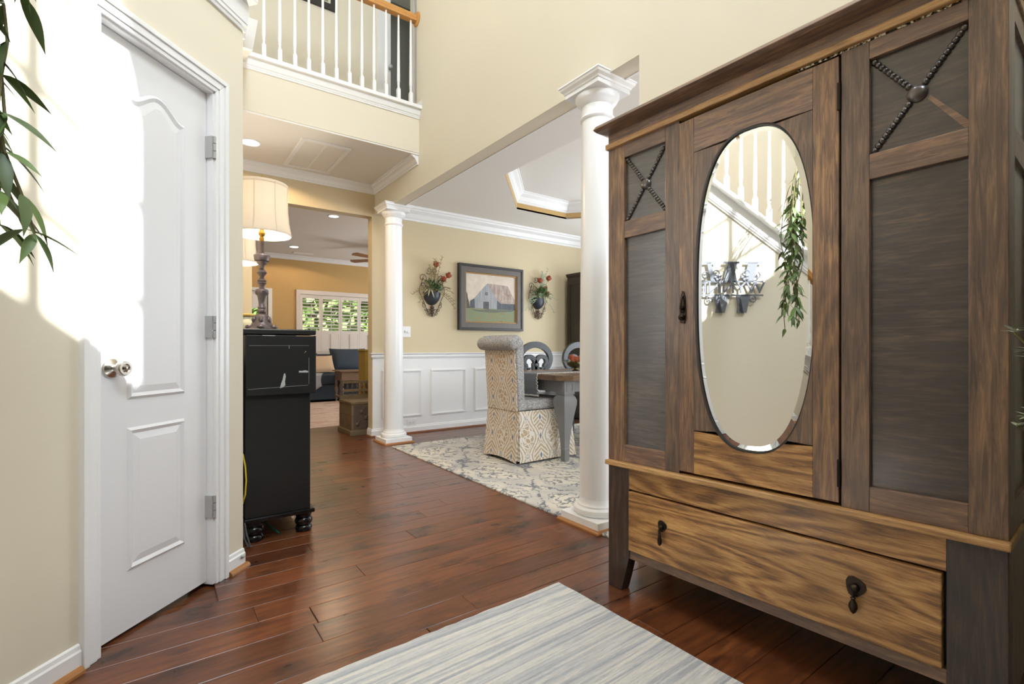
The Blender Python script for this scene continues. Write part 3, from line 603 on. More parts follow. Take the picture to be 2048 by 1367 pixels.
# stair railing on the diagonal wall (seen in the mirror)
srl = thing('stair_railing', 'white turned balusters with oak handrail climbing the staircase', 'railing', DG(-1.0, 1.9))
k = -2.6
while k < 0.42:
    z = 2.555 if k > -0.13 else 2.555 - slope * (-0.13 - k)
    inst(bm1, 'baluster', srl, DG(k, z - 0.012, 0.0), R(45)); k += 0.105
hp = [DG(-2.7, 3.36 - slope * 2.57), DG(-0.13, 3.36), DG(0.46, 3.36)]
hm = MB(); hm.sweep(RP, hp).build('handrail', 'rail_oak', srl, smooth=50)
# ---- upstairs hall
up = MB(); PU = lambda u, v, d: (u, 5.10 + 0.1 * d, v)
up.prism([(-1.6, 3.17), (2.08, 3.17), (2.08, 5.25), (2.40, 5.25), (2.40, 3.17), (3.4, 3.17), (3.4, 5.7), (-1.6, 5.7)], PU)
struct(up.build('wall_upstairs', 'wall')); struct(bx(1.4, 3.4, 6.3, 6.4, 3.1, 5.7).build('wall_bedroom', 'grey_wall')); struct(bx(-1.6, 3.4, 4.1, 6.4, 5.705, 5.8).build('ceiling_upstairs', 'ceiling')); struct(bx(2.95, 3.05, 4.16, 5.1, 3.17, 5.7).build('wall_upstairs_end', 'wall'))
struct(bx(1.5, 3.4, 5.22, 6.3, 3.05, 3.16).build('floor_bedroom', 'carpet'))
d3 = struct(bx(1.965, 2.085, 5.078, 5.10, 3.17, 5.30).build('door_3', 'trim'))
bx(2.395, 2.47, 5.078, 5.10, 3.17, 5.30).build('door_casing', 'trim', d3); bx(1.965, 2.47, 5.078, 5.10, 5.24, 5.33).build('door_head_casing', 'trim', d3)
bx(2.085, 2.12, 5.10, 5.16, 3.17, 5.25).build('door_edge', 'trim', d3); MB().lathe([(0.001, 0), (0.02, 0), (0.012, 0.012), (0.012, 0.03), (0.025, 0.04), (0.02, 0.055), (0.001, 0.06)], (2.103, 5.10, 4.06), 14, Vector((0, 0, 1)).rotation_difference(Vector((0, -1, 0))).to_matrix()).build('door_knob', 'steel', d3, smooth=40)
# picture upstairs
pu = thing('framed_picture', 'black framed picture with cream mat hanging on the upstairs wall', 'picture', (1.1, 5.085, 4.4))
MB().ring([(0.72, 4.435), (1.52, 4.435), (1.52, 5.05), (0.72, 5.05)], [(0.775, 4.49), (1.465, 4.49), (1.465, 4.995), (0.775, 4.995)], lambda u, v, d: (u, 5.07 + 0.03 * d, v)).build('frame', 'mould_black', pu)
bx(0.77, 1.47, 5.088, 5.098, 4.485, 5.0).build('mat_board', 'mat_board', pu); bx(0.80, 1.44, 5.086, 5.089, 4.51, 4.97).build('print', 'photo_grey', pu)

struct(bx(2.10, 3.40, 4.06, 4.16, 2.9, 5.7).build('wall_upstairs_front', 'wall')); struct(bx(2.10, 5.72, -1.42, 5.34, 2.9, 3.0).build('roof_dining', 'ceiling')); struct(bx(3.40, 3.50, 4.06, 6.4, 2.9, 5.8).build('wall_upstairs_side', 'wall'))
# ================================================================ COLUMNS
def column(y, label):
    t = thing('column', label, 'column', (2.045, y, 0), 0, 'white columns under the beam')
    x = 2.045
    MB().sweep([(a, b) for a, b in SHOE], [(x - .145, y - .145, 0), (x - .145, y + .145, 0), (x + .145, y + .145, 0), (x + .145, y - .145, 0)], closed=True).build('shoe_moulding', 'shoe_wood', t)
    bx(x - .145, x + .145, y - .145, y + .145, 0.0, 0.056).build('plinth', 'column_white', t, bevel=0.003)
    m = MB(); m.lathe([(0.09, 0.056), (0.122, 0.056), (0.133, 0.066), (0.135, 0.078), (0.130, 0.092), (0.118, 0.100), (0.112, 0.101), (0.112, 0.110), (0.106, 0.116), (0.100, 0.128), (0.098, 0.145)], (x, y, 0), 48); m.build('base', 'column_white', t, smooth=35)
    m = MB(); m.lathe([(0.098, 0.140), (0.0985, 0.6), (0.096, 1.1), (0.091, 1.7), (0.086, 2.262)], (x, y, 0), 48); m.build('shaft', 'column_white', t, smooth=35)
    m = MB(); m.lathe([(0.086, 2.255), (0.094, 2.262), (0.097, 2.270), (0.094, 2.278), (0.087, 2.284), (0.087, 2.335), (0.096, 2.342), (0.100, 2.350), (0.112, 2.362), (0.121, 2.378), (0.122, 2.392), (0.115, 2.402), (0.09, 2.404)], (x, y, 0), 48); m.build('capital', 'column_white', t, smooth=35)
    bx(x - .128, x + .128, y - .128, y + .128, 2.400, 2.440).build('abacus', 'column_white', t, bevel=0.002)
    MB().sweep([(0.0, 0.0), (0.004, 0.0), (0.008, 0.010), (0.020, 0.022), (0.024, 0.034), (0.028, 0.036), (0.028, 0.044), (0.0, 0.044)], [(x - .128, y - .128, 2.424), (x - .128, y + .128, 2.424), (x + .128, y + .128, 2.424), (x + .128, y - .128, 2.424)], closed=True).build('abacus_moulding', 'column_white', t)
column(1.945, 'white round column standing beside the dark oak armoire'); column(4.84, 'white round column by the dining room light switch')

# ================================================================ ARMOIRE
AU = Vector((0.03988, -0.99920, 0.01622)); AN = Vector((0.99920, 0.03988, 0)); AO = Vector((1.5365, 1.3976, 0))
def AP(u, v, w_=0.0):
    p = AO + AU * u + AN * w_; return (p.x, p.y, p.z + v)
arm = thing('armoire', 'tall dark oak armoire with an oval mirror door and one long drawer', 'armoire', (1.75, 0.83, 0))
def abox(u0, u1, v0, v1, w0, w1):
    m = MB(); m.hexa([AP(u0, v0, w0), AP(u1, v0, w0), AP(u1, v0, w1), AP(u0, v0, w1), AP(u0, v1, w0), AP(u1, v1, w0), AP(u1, v1, w1), AP(u0, v1, w1)]); return m
def apoly(poly, w0, w1): return MB().prism(poly, lambda u, v, d: AP(u, v, w0 + (w1 - w0) * d))
DEP = 0.40
for u0, u1, nm in ((0.0, 0.081, 'stile'), (0.2685, 0.3275, 'stile'), (0.8315, 0.897, 'stile'), (1.0925, 1.16, 'stile')):
    abox(u0, u1, 0.522, 1.80, 0.0, 0.022).build(nm, 'oak_v' if u0 > 0.2 else 'oak_v_gold', arm, bevel=0.0015)
for u0, u1 in ((0.081, 0.2685), (0.897, 1.0925)):
    abox(u0, u1, 1.745, 1.80, 0.0005, 0.022).build('rail', 'oak_h', arm, bevel=0.0015); abox(u0, u1, 1.421, 1.488, 0.0005, 0.022).build('rail', 'oak_h', arm, bevel=0.0015); abox(u0, u1, 0.522, 0.591, 0.0005, 0.022).build('rail', 'oak_h', arm, bevel=0.0015)
    pm = 'oak_grey' if u0 < 0.5 else 'oak_dark_v'; abox(u0 - 0.004, u1 + 0.004, 1.484, 1.749, 0.015, 0.021).build('upper_panel', pm, arm); abox(u0 - 0.004, u1 + 0.004, 0.587, 1.425, 0.015, 0.021).build('lower_panel', pm, arm)
    cu, cv = (u0 + u1) / 2, 1.6145
    ros = MB(); MR = Vector((0, 0, 1)).rotation_difference(-AN).to_matrix()
    ros.lathe([(0.001, 0), (0.021, 0), (0.022, 0.004), (0.018, 0.010), (0.010, 0.013), (0.001, 0.014)], AP(cu, cv, 0.015), 20, MR); ros.build('rosette', 'oak_dark_v', arm, smooth=40)
    for (eu, ev) in ((u0 + 0.005, 1.740), (u1 - 0.005, 1.740), (u0 + 0.005, 1.492), (u1 - 0.005, 1.492)):
        if u0 > 0.5 and eu > cu and ev < cv: continue      # one strip is missing, leaving a pale scar
        mb = MB(); L = math.hypot(eu - cu, ev - cv); N = 10; r0 = 0.022 / L
        for i in range(N):
            k = r0 + (1 - r0) * (i + 0.5) / N; pu_, pv_ = cu + (eu - cu) * k, cv + (ev - cv) * k
            mb.sphere(AP(pu_, pv_, 0.012), 0.0082, 8, 5)
        mb.tube([AP(cu + (eu - cu) * r0 * 0.8, cv + (ev - cv) * r0 * 0.8, 0.014), AP(eu, ev, 0.014)], 0.0035, 6)
        mb.build('bead_strip', 'oak_dark_v', arm, smooth=60)
scar = MB(); cu = 0.99475
scar.prism([(cu + 0.020, 1.594), (cu + 0.026, 1.600), (1.0925, 1.508), (1.0925, 1.494), (1.084, 1.494)], lambda u, v, d: AP(u, v, 0.0145 + 0.002 * d)); scar.build('glue_scar', 'oak_h', arm)
# cornice
abox(-0.006, 1.166, 1.798, 1.820, -0.014, 0.30).build('cornice_bead', 'oak_gold_light', arm, bevel=0.003)
abox(0.0, 1.16, 1.820, 1.868, 0.0, DEP).build('frieze', 'oak_h', arm)
cr = MB(); q = [(-0.0, 0.0), (0.0, 0.0)]
def ring8(e, f, v): return [AP(-e, v, -f), AP(1.16 + e, v, -f), AP(1.16 + e, v, DEP), AP(-e, v, DEP)]
vs = ring8(0.004, 0.004, 1.860) + ring8(0.024, 0.050, 1.868) + ring8(0.030, 0.064, 1.876) + ring8(0.022, 0.054, 1.892)
cr.add(vs, [(3, 2, 1, 0), (12, 13, 14, 15)] + [(k * 4 + i, k * 4 + (i + 1) % 4, (k + 1) * 4 + (i + 1) % 4, (k + 1) * 4 + i) for k in range(3) for i in range(4)]); cr.build('cornice', 'oak_h', arm, bevel=0.002)
abox(0.72, 1.08, 1.7925, 1.7978, -0.0010, 0.004).build('mottled_strip', 'mottled', arm)
# lower carcass
abox(-0.004, 1.166, 0.502, 0.522, -0.020, 0.20).build('base_moulding', 'oak_gold_light', arm, bevel=0.004)
abox(0.105, 1.0525, 0.418, 0.502, 0.0, 0.020).build('upper_rail', 'oak_gold', arm); abox(0.103, 1.0525, 0.140, 0.176, 0.004, 0.024).build('apron', 'oak_h', arm)
apoly([(0, 0), (0.066, 0), (0.083, 0.06), (0.105, 0.146), (0.105, 0.502), (0, 0.502)], 0.0, 0.05).build('leg', 'oak_leg', arm, bevel=0.002)
apoly([(1.16, -0.0186), (1.094, -0.0186), (1.075, 0.06), (1.0525, 0.146), (1.0525, 0.502), (1.16, 0.502)], 0.0, 0.05).build('leg', 'oak_leg', arm, bevel=0.002)
abox(0.0, 0.05, 0.0, 0.5, DEP - 0.05, DEP).build('leg', 'oak_v', arm); abox(1.11, 1.16, -0.018, 0.5, DEP - 0.05, DEP).build('leg', 'oak_v', arm)
drw = abox(0.107, 1.046, 0.176, 0.411, -0.008, 0.018).build('drawer', 'oak_gold', arm, bevel=0.003); PM[drw.name] = Matrix.Identity(4)
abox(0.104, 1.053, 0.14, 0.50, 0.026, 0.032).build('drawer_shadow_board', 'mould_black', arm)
for (u, sc) in ((0.262, 0.8), (0.868, 1.05)):
    m = MB(); pts = []
    for k in range(14):
        a = 2 * PI * k / 14; r = (0.026 + 0.003 * math.sin(3 * a + 1)) * sc; pts.append((u + r * math.cos(a) * 0.85, 0.315 + r * math.sin(a)))
    m.prism(pts, lambda a, b, d: AP(a, b, -0.012 + 0.005 * d)); m.sphere(AP(u, 0.313, -0.016), 0.011 * sc, 10, 6)
    pb = m.build('drawer_pull', 'bronze', drw, smooth=50)
    m = MB(); m.tube([AP(u - 0.001, 0.311, -0.022), AP(u - 0.001, 0.300, -0.028), AP(u - 0.001, 0.289, -0.024)], 0.0035, 8)
    m.lathe([(0.003, 0.0), (0.007, -0.004), (0.004, -0.008), (0.0095 * sc, -0.020), (0.0105 * sc, -0.028), (0.007, -0.040), (0.002, -0.046)], AP(u - 0.001, 0.292, -0.024), 12); m.build('drop_pull', 'bronze', pb, smooth=50)
# sides (frame and panel), top, back, bottom
for u0, u1, pu0, pu1 in ((0.0, 0.020, 0.006, 0.012), (1.140, 1.16, 1.146, 1.152)):
    abox(u0, u1, 0.522, 1.82, 0.022, 0.085).build('side_stile', 'oak_v', arm); abox(u0, u1, 0.522, 1.82, DEP - 0.06, DEP).build('side_stile', 'oak_v', arm)
    for v0, v1 in ((0.522, 0.60), (1.42, 1.49), (1.74, 1.82)): abox(u0, u1, v0, v1, 0.085, DEP - 0.06).build('side_rail', 'oak_h', arm)
    abox(pu0, pu1, 0.55, 1.80, 0.08, DEP - 0.05).build('side_panel', 'oak_dark_v', arm); abox(u0, u1, 0.13, 0.502, 0.05, DEP - 0.05).build('lower_side', 'oak_v', arm)
abox(0.02, 1.14, 0.15, 1.86, DEP - 0.02, DEP - 0.008).build('back_board', 'oak_dark_v', arm)
# mirror door
od = [(0.581 + 0.1865 * (abs(math.cos(a)) ** (2 / 2.6)) * (1 if math.cos(a) >= 0 else -1), 1.158 + 0.524 * (abs(math.sin(a)) ** (2 / 2.6)) * (1 if math.sin(a) >= 0 else -1)) for a in [2 * PI * k / 96 for k in range(96)]]
def oscale(e): return [(0.581 + (u - 0.581) * (1 - e / 0.1865), 1.158 + (v - 1.158) * (1 - e / 0.524)) for u, v in od]
door = abox(0.3285, 0.3855, 0.533, 1.786, -0.003, 0.019).build('door', 'oak_v_gold', arm, bevel=0.001); PM[door.name] = Matrix.Identity(4)
abox(0.7615, 0.8265, 0.533, 1.786, -0.003, 0.019).build('door_stile', 'oak_v_gold', door, bevel=0.001)
ui = [p for p in od if p[1] > 1.664]; ui.sort(key=lambda p: -p[0])
apoly([(0.386, 1.664), (0.386, 1.786), (0.761, 1.786), (0.761, 1.664)] + ui, -0.0028, 0.019).build('door_rail', 'oak_h', door)
lo = [p for p in od if p[1] < 0.682]; lo.sort(key=lambda p: p[0])
apoly([(0.761, 0.682), (0.761, 0.533), (0.386, 0.533), (0.386, 0.682)] + lo, -0.0028, 0.019).build('door_rail', 'oak_gold', door)
for sgn in (-1, 1):
    side = [p for p in od if (p[0] - 0.581) * sgn > 0 and 0.684 < p[1] < 1.662]; side.sort(key=lambda p: -p[1]); ue = 0.386 if sgn < 0 else 0.761
    side = [((min(p[0], ue - 0.0005) if sgn > 0 else max(p[0], ue + 0.0005)), p[1]) for p in side]
    apoly([(ue, 0.684), (ue, 1.662)] + side, -0.0026, 0.019).build('spandrel', 'oak_v', door)
# bevelled mirror, hung very slightly askew in its frame
cR = Vector(AP(0.581, 1.158, 0.001)); ROT = Matrix.Rotation(R(2.6), 4, 'Z')
def MP(u, v, w_): return tuple(cR + ROT @ (Vector(AP(u, v, w_)) - cR))
MB().ring(oscale(-0.001), oscale(0.006), lambda u, v, d: MP(u, v, -0.002 + 0.012 * d)).build('mirror_rim', 'mirror_rim', door, smooth=60)
g0, g1 = oscale(0.0065), oscale(0.023); n = len(g0); m = MB()
m.add([MP(u, v, 0.0035) for u, v in g0] + [MP(u, v, 0.001) for u, v in g1], [(i, (i + 1) % n, (i + 1) % n + n, i + n) for i in range(n)] + [tuple(n + i for i in range(n))]); m.build('mirror', 'mirror', door)
apoly(oscale(-0.003), 0.0125, 0.0145).build('mirror_backing', 'mould_black', door)
# door handle, hinges
m = MB(); es = [(0.335, 1.065), (0.352, 1.062), (0.357, 1.10), (0.355, 1.15), (0.349, 1.175), (0.343, 1.180), (0.338, 1.165), (0.333, 1.13)]
m.prism(es, lambda u, v, d: AP(u, v, -0.008 + 0.005 * d)); m.tube([AP(0.344, 1.165, -0.006), AP(0.346, 1.15, -0.018), AP(0.346, 1.12, -0.022), AP(0.345, 1.10, -0.014)], 0.0035, 8); m.sphere(AP(0.344, 1.085, -0.015), 0.011, 10, 6); m.sphere(AP(0.345, 1.118, -0.014), 0.008, 10, 6)
m.build('handle', 'bronze', door, smooth=50)
for v in (1.672, 0.616):
    m = MB(); m.tube([AP(0.8275, v - 0.038, -0.005), AP(0.8275, v + 0.038, -0.005)], 0.0045, 8); m.build('hinge', 'bronze', arm)

# ================================================================ BLACK CABINET, LAMPS
cb = thing('black_cabinet', 'tall black painted cabinet with chipped paint and bun feet by the wall', 'cabinet', (0.52, 3.4, 0))
bx(0.366, 0.678, 2.724, 4.10, 0.126, 1.050).build('body', 'black_paint', cb, bevel=0.003); bx(0.352, 0.704, 2.705, 4.12, 1.0505, 1.0785).build('top', 'black_paint', cb, bevel=0.006); bx(0.358, 0.700, 2.712, 4.11, 0.104, 0.126).build('plinth', 'black_gloss', cb, bevel=0.005)
lf = bx(0.366, 0.7015, 2.698, 2.722, 0.742, 1.0465).build('drop_leaf', 'black_paint', cb, bevel=0.003); PM[lf.name] = Matrix.Identity(4)
def chip(poly, y=2.6978, mt='paint_chip'): MB().prism([(a, b) for a, b in poly], lambda u, v, d: (u, y - 0.0006 + 0.0012 * d, v)).build('paint_chip', mt, lf)
chip([(0.522, 0.775), (0.538, 0.780), (0.548, 0.790), (0.546, 0.808), (0.550, 0.835), (0.547, 0.852), (0.541, 0.848), (0.535, 0.82), (0.528, 0.80)])
chip([(0.614, 0.853), (0.660, 0.852), (0.661, 0.860), (0.645, 0.864), (0.63, 0.861), (0.615, 0.862)]); chip([(0.640, 0.952), (0.645, 0.957), (0.651, 0.965), (0.648, 0.966)], mt='bare_wood'); chip([(0.565, 0.978), (0.568, 0.978), (0.567, 0.995), (0.565, 0.995)])
chip([(0.44, 1.043), (0.50, 1.0425), (0.50, 1.046), (0.44, 1.046)]); chip([(0.60, 1.0435), (0.69, 1.0435), (0.69, 1.046), (0.60, 1.046)], mt='bare_wood')
for a in ([(0.38, 0.9925), (0.665, 0.9935), (0.665, 0.9945), (0.38, 0.9935)], [(0.375, 0.775), (0.66, 0.785), (0.66, 0.786), (0.375, 0.776)], [(0.664, 0.79), (0.665, 0.79), (0.665, 0.93), (0.664, 0.93)]): chip(a)
for (x, yy) in ((0.412, 2.765), (0.655, 2.772), (0.412, 4.06), (0.655, 4.06)):
    m = MB(); m.lathe([(0.03, 0.0), (0.040, 0.004), (0.044, 0.018), (0.038, 0.030), (0.034, 0.033), (0.044, 0.046), (0.046, 0.060), (0.040, 0.072), (0.036, 0.075), (0.042, 0.088), (0.040, 0.105)], (x, yy, 0), 22); m.build('foot', 'black_gloss', cb, smooth=50)
tag(MB().tube([(0.352, 2.695, 0.46), (0.362, 2.69, 0.40), (0.366, 2.688, 0.33), (0.362, 2.69, 0.26), (0.352, 2.70, 0.215), (0.35, 2.73, 0.20)], 0.004, 6).build('power_cord', 'yellow_cord', smooth=60), 'yellow power cord hanging down beside the black cabinet', 'cord')
tag(MB().tube([(0.355, 2.66, 0.13), (0.362, 2.655, 0.08), (0.372, 2.65, 0.04), (0.38, 2.655, 0.010), (0.372, 2.68, 0.008), (0.36, 2.70, 0.04), (0.352, 2.70, 0.10)], 0.004, 6).build('grey_cable', 'grey_cord', smooth=60), 'grey looped cable on the floor beside the cabinet foot', 'cord')
tag(MB().tube([(0.47, 2.90, 0.052), (0.50, 2.84, 0.030), (0.535, 2.775, 0.006)], 0.005, 8).build('plant_stake', 'green_stick', smooth=60), 'green plastic stick poking out beneath the black cabinet', 'stick')

def table_lamp(x, y, label, power):
    t = thing('table_lamp', label, 'lamp', (x, y, 1.0785), 0, 'candlestick table lamps on the black cabinet')
    Z = 1.0785; k = 0.00269
    prof = [(0.078, 0), (0.082, 0.006), (0.070, 0.012), (0.056, 0.020), (0.050, 0.034), (0.045, 0.046), (0.040, 0.062), (0.034, 0.078), (0.028, 0.084), (0.017, 0.088), (0.022, 0.094), (0.022, 0.106), (0.018, 0.112), (0.021, 0.117), (0.021, 0.122), (0.0165, 0.126), (0.017, 0.150), (0.022, 0.180), (0.031, 0.198), (0.0335, 0.208), (0.030, 0.216), (0.014, 0.222), (0.013, 0.236), (0.020, 0.246), (0.024, 0.252), (0.020, 0.258), (0.024, 0.263), (0.020, 0.269), (0.011, 0.276), (0.012, 0.288), (0.022, 0.300), (0.0255, 0.308), (0.020, 0.318), (0.011, 0.326), (0.012, 0.344), (0.023, 0.354), (0.026, 0.366), (0.036, 0.370), (0.0405, 0.398), (0.038, 0.402), (0.0175, 0.402), (0.0175, 0.474), (0.001, 0.474)]
    m = MB(); m.lathe(prof, (x, y, Z), 32)
    for a in range(6):
        an = a * PI / 3 + 0.3
        m.sphere((x + 0.068 * math.cos(an), y + 0.068 * math.sin(an), Z + 0.014), 0.020, 8, 5, (1, 1, 0.7)); m.sphere((x + 0.040 * math.cos(an), y + 0.040 * math.sin(an), Z + 0.052), 0.013, 8, 5, (1, 1, 1.6)); m.sphere((x + 0.029 * math.cos(an), y + 0.029 * math.sin(an), Z + 0.200), 0.008, 6, 4, (1, 1, 1.5))
    m.build('stem', 'pewter', t, smooth=50)
    m = MB(); m.lathe([(0.012, 0.474), (0.014, 0.49), (0.009, 0.50), (0.016, 0.508), (0.018, 0.52), (0.011, 0.53), (0.013, 0.56), (0.001, 0.562)], (x, y, Z), 14); m.tube([(x, y, Z + 0.52), (x + 0.03, y - 0.012, Z + 0.522)], 0.003, 6); m.build('socket', 'lamp_brass', t, smooth=50)
    m = MB(); sp = [(0.146, 0.512), (0.141, 0.535), (0.134, 0.575), (0.129, 0.63), (0.128, 0.70), (0.1285, 0.775)]
    inn = [(r - 0.002, z) for r, z in reversed(sp)]
    m.lathe(sp + inn + [sp[0]], (x, y, Z), 48, cap=False); sh = m.build('shade', 'shade', t, smooth=50); PM[sh.name] = Matrix.Identity(4)
    m = MB(); m.lathe([(0.144, 0.508), (0.149, 0.508), (0.148, 0.518), (0.144, 0.518), (0.144, 0.508)], (x, y, Z), 48, cap=False); m.build('trim_band', 'shade', sh, smooth=50); m = MB(); m.lathe([(0.126, 0.766), (0.1305, 0.766), (0.1305, 0.780), (0.126, 0.780), (0.126, 0.766)], (x, y, Z), 48, cap=False)
    m.build('trim_band', 'shade', sh, smooth=50)
    for a in range(8):
        an = a * PI / 4 + 0.35; MB().tube([(x + (r + 0.0012) * math.cos(an), y + (r + 0.0012) * math.sin(an), Z + z) for r, z in sp], 0.0035, 5).build('shade_rib', 'shade', sh)
    MB().tube([(x, y, Z + 0.56), (x, y, Z + 0.80)], 0.002, 6).sphere((x, y, Z + 0.815), 0.008, 8, 6, (1, 1, 1.6)).build('finial', 'lamp_brass', t, smooth=60)
    for a in range(3): MB().tube([(x, y, Z + 0.765), (x + 0.127 * math.cos(a * 2.09), y + 0.127 * math.sin(a * 2.09), Z + 0.765)], 0.0015, 5).build('spider_wire', 'lamp_brass', sh)
    l = lamp('lamp_bulb', 'POINT', (x, y, Z + 0.635), power, (1.0, 0.90, 0.74), radius=0.03)
table_lamp(0.468, 2.885, 'pewter candlestick lamp with a white shade beside the ceramic jar', 34.0); table_lamp(0.465, 3.92, 'pewter candlestick lamp half hidden behind the other lamp', 26.0)
jr = thing('jar', 'small ceramic jar with a gold lid behind the front lamp', 'jar', (0.425, 3.14, 1.0785))
MB().lathe([(0.03, 0), (0.036, 0.01), (0.036, 0.07), (0.030, 0.085), (0.001, 0.085)], (0.425, 3.14, 1.0785), 20).build('body', 'ceramic', jr, smooth=40); MB().lathe([(0.040, 0.085), (0.044, 0.088), (0.044, 0.096), (0.03, 0.1), (0.001, 0.102)], (0.425, 3.14, 1.0785), 20).build('lid', 'lid_gold', jr, smooth=40)

# ================================================================ CEILING FIXTURES
def downlight(x, y, z, r, label, power, grp='recessed ceiling lights', col=(1.0, 0.80, 0.55)):
    t = thing('recessed_light', label, 'ceiling light', (x, y, z), 0, grp)
    MB().lathe([(r * 0.82, -0.001), (r * 0.84, -0.006), (r, -0.005), (r * 1.02, 0.0), (r * 0.82, 0.0)], (x, y, z), 28, cap=False).build('trim_ring', 'trim', t, smooth=40); MB().lathe([(0.001, -0.0045), (r * 0.83, -0.0035), (r * 0.83, 0.0), (0.001, 0.0)], (x, y, z), 28).build('lens', 'light_disc', t)
    lamp('downlight', 'SPOT', (x, y, z - 0.02), power, col, to=(0, 0, -1), radius=0.06).data.spot_size = R(160)
downlight(0.672, 4.70, 2.7598, 0.085, 'recessed light glowing in the hall ceiling beside the return grille', 60, col=(1.0, 0.70, 0.40))
downlight(2.03, 6.90, 2.82, 0.075, 'recessed light in the living room ceiling close to the cased opening', 34); downlight(2.055, 9.40, 2.82, 0.085, 'recessed light in the living room ceiling close to the shuttered window', 34)
rg = thing('return_grille', 'white two panel air return grille on the hall ceiling', 'vent', (1.22, 4.70, 2.7598))
MB().ring([(1.01, 4.33), (1.435, 4.33), (1.435, 5.065), (1.01, 5.065)], [(1.045, 4.365), (1.40, 4.365), (1.40, 5.03), (1.045, 5.03)], lambda u, v, d: (u, v, 2.7598 - 0.014 * (1 - d))).build('frame', 'trim', rg, bevel=0.003)
for a, b in ((1.047, 1.214), (1.231, 1.398)): bx(a, b, 4.367, 5.028, 2.752, 2.7596).build('filter_panel', 'ceiling', rg)
bx(1.214, 1.231, 4.367, 5.028, 2.748, 2.7596).build('divider', 'trim', rg)

# ================================================================ RUGS
def rug(name, mat, x0, x1, y0, y1, th, label, rz=0.0, fringe=None):
    c = Vector(((x0 + x1) / 2, (y0 + y1) / 2, 0)); m = MB(); hx, hy = (x1 - x0) / 2, (y1 - y0) / 2; N = 40; e = 0.006
    pts = []
    def edge(a, b, k):
        return [(a[0] + (b[0] - a[0]) * i / k + random.uniform(-.0025, .0025), a[1] + (b[1] - a[1]) * i / k + random.uniform(-.0025, .0025)) for i in range(k)]
    cs_ = [(-hx, -hy), (hx, -hy), (hx, hy), (-hx, hy)]
    for i in range(4): pts += edge(cs_[i], cs_[(i + 1) % 4], N)
    n = len(pts); ins = [(a * (1 - e / hx), b * (1 - e / hy)) for a, b in pts]
    m.add([(a, b, 0.0005) for a, b in pts] + [(a, b, th * 0.7) for a, b in pts] + [(a, b, th) for a, b in ins], [(i, (i + 1) % n, (i + 1) % n + n, i + n) for i in range(2 * n - 0) if i % n < n and i < n] + [(n + i, n + (i + 1) % n, 2 * n + (i + 1) % n, 2 * n + i) for i in range(n)] + [tuple(2 * n + i for i in range(n)), tuple(range(n - 1, -1, -1))])
    o = m.build(name, mat, local=True); o.location = c; o.rotation_euler = (0, 0, rz); return tag(o, label, 'rug')
rug('entry_rug', 'runner_rug', -0.15, 1.395, -0.42, 1.495, 0.014, 'pale grey and blue striped wool rug in front of the armoire', R(1.6))
rug('dining_rug', 'damask_rug', 1.912, 4.75, 1.46, 4.575, 0.011, 'cream and slate damask rug under the dining table')
rug('living_rug', 'living_rug', 0.9, 3.4, 6.20, 9.1, 0.010, 'faded red and beige rug in the living room')

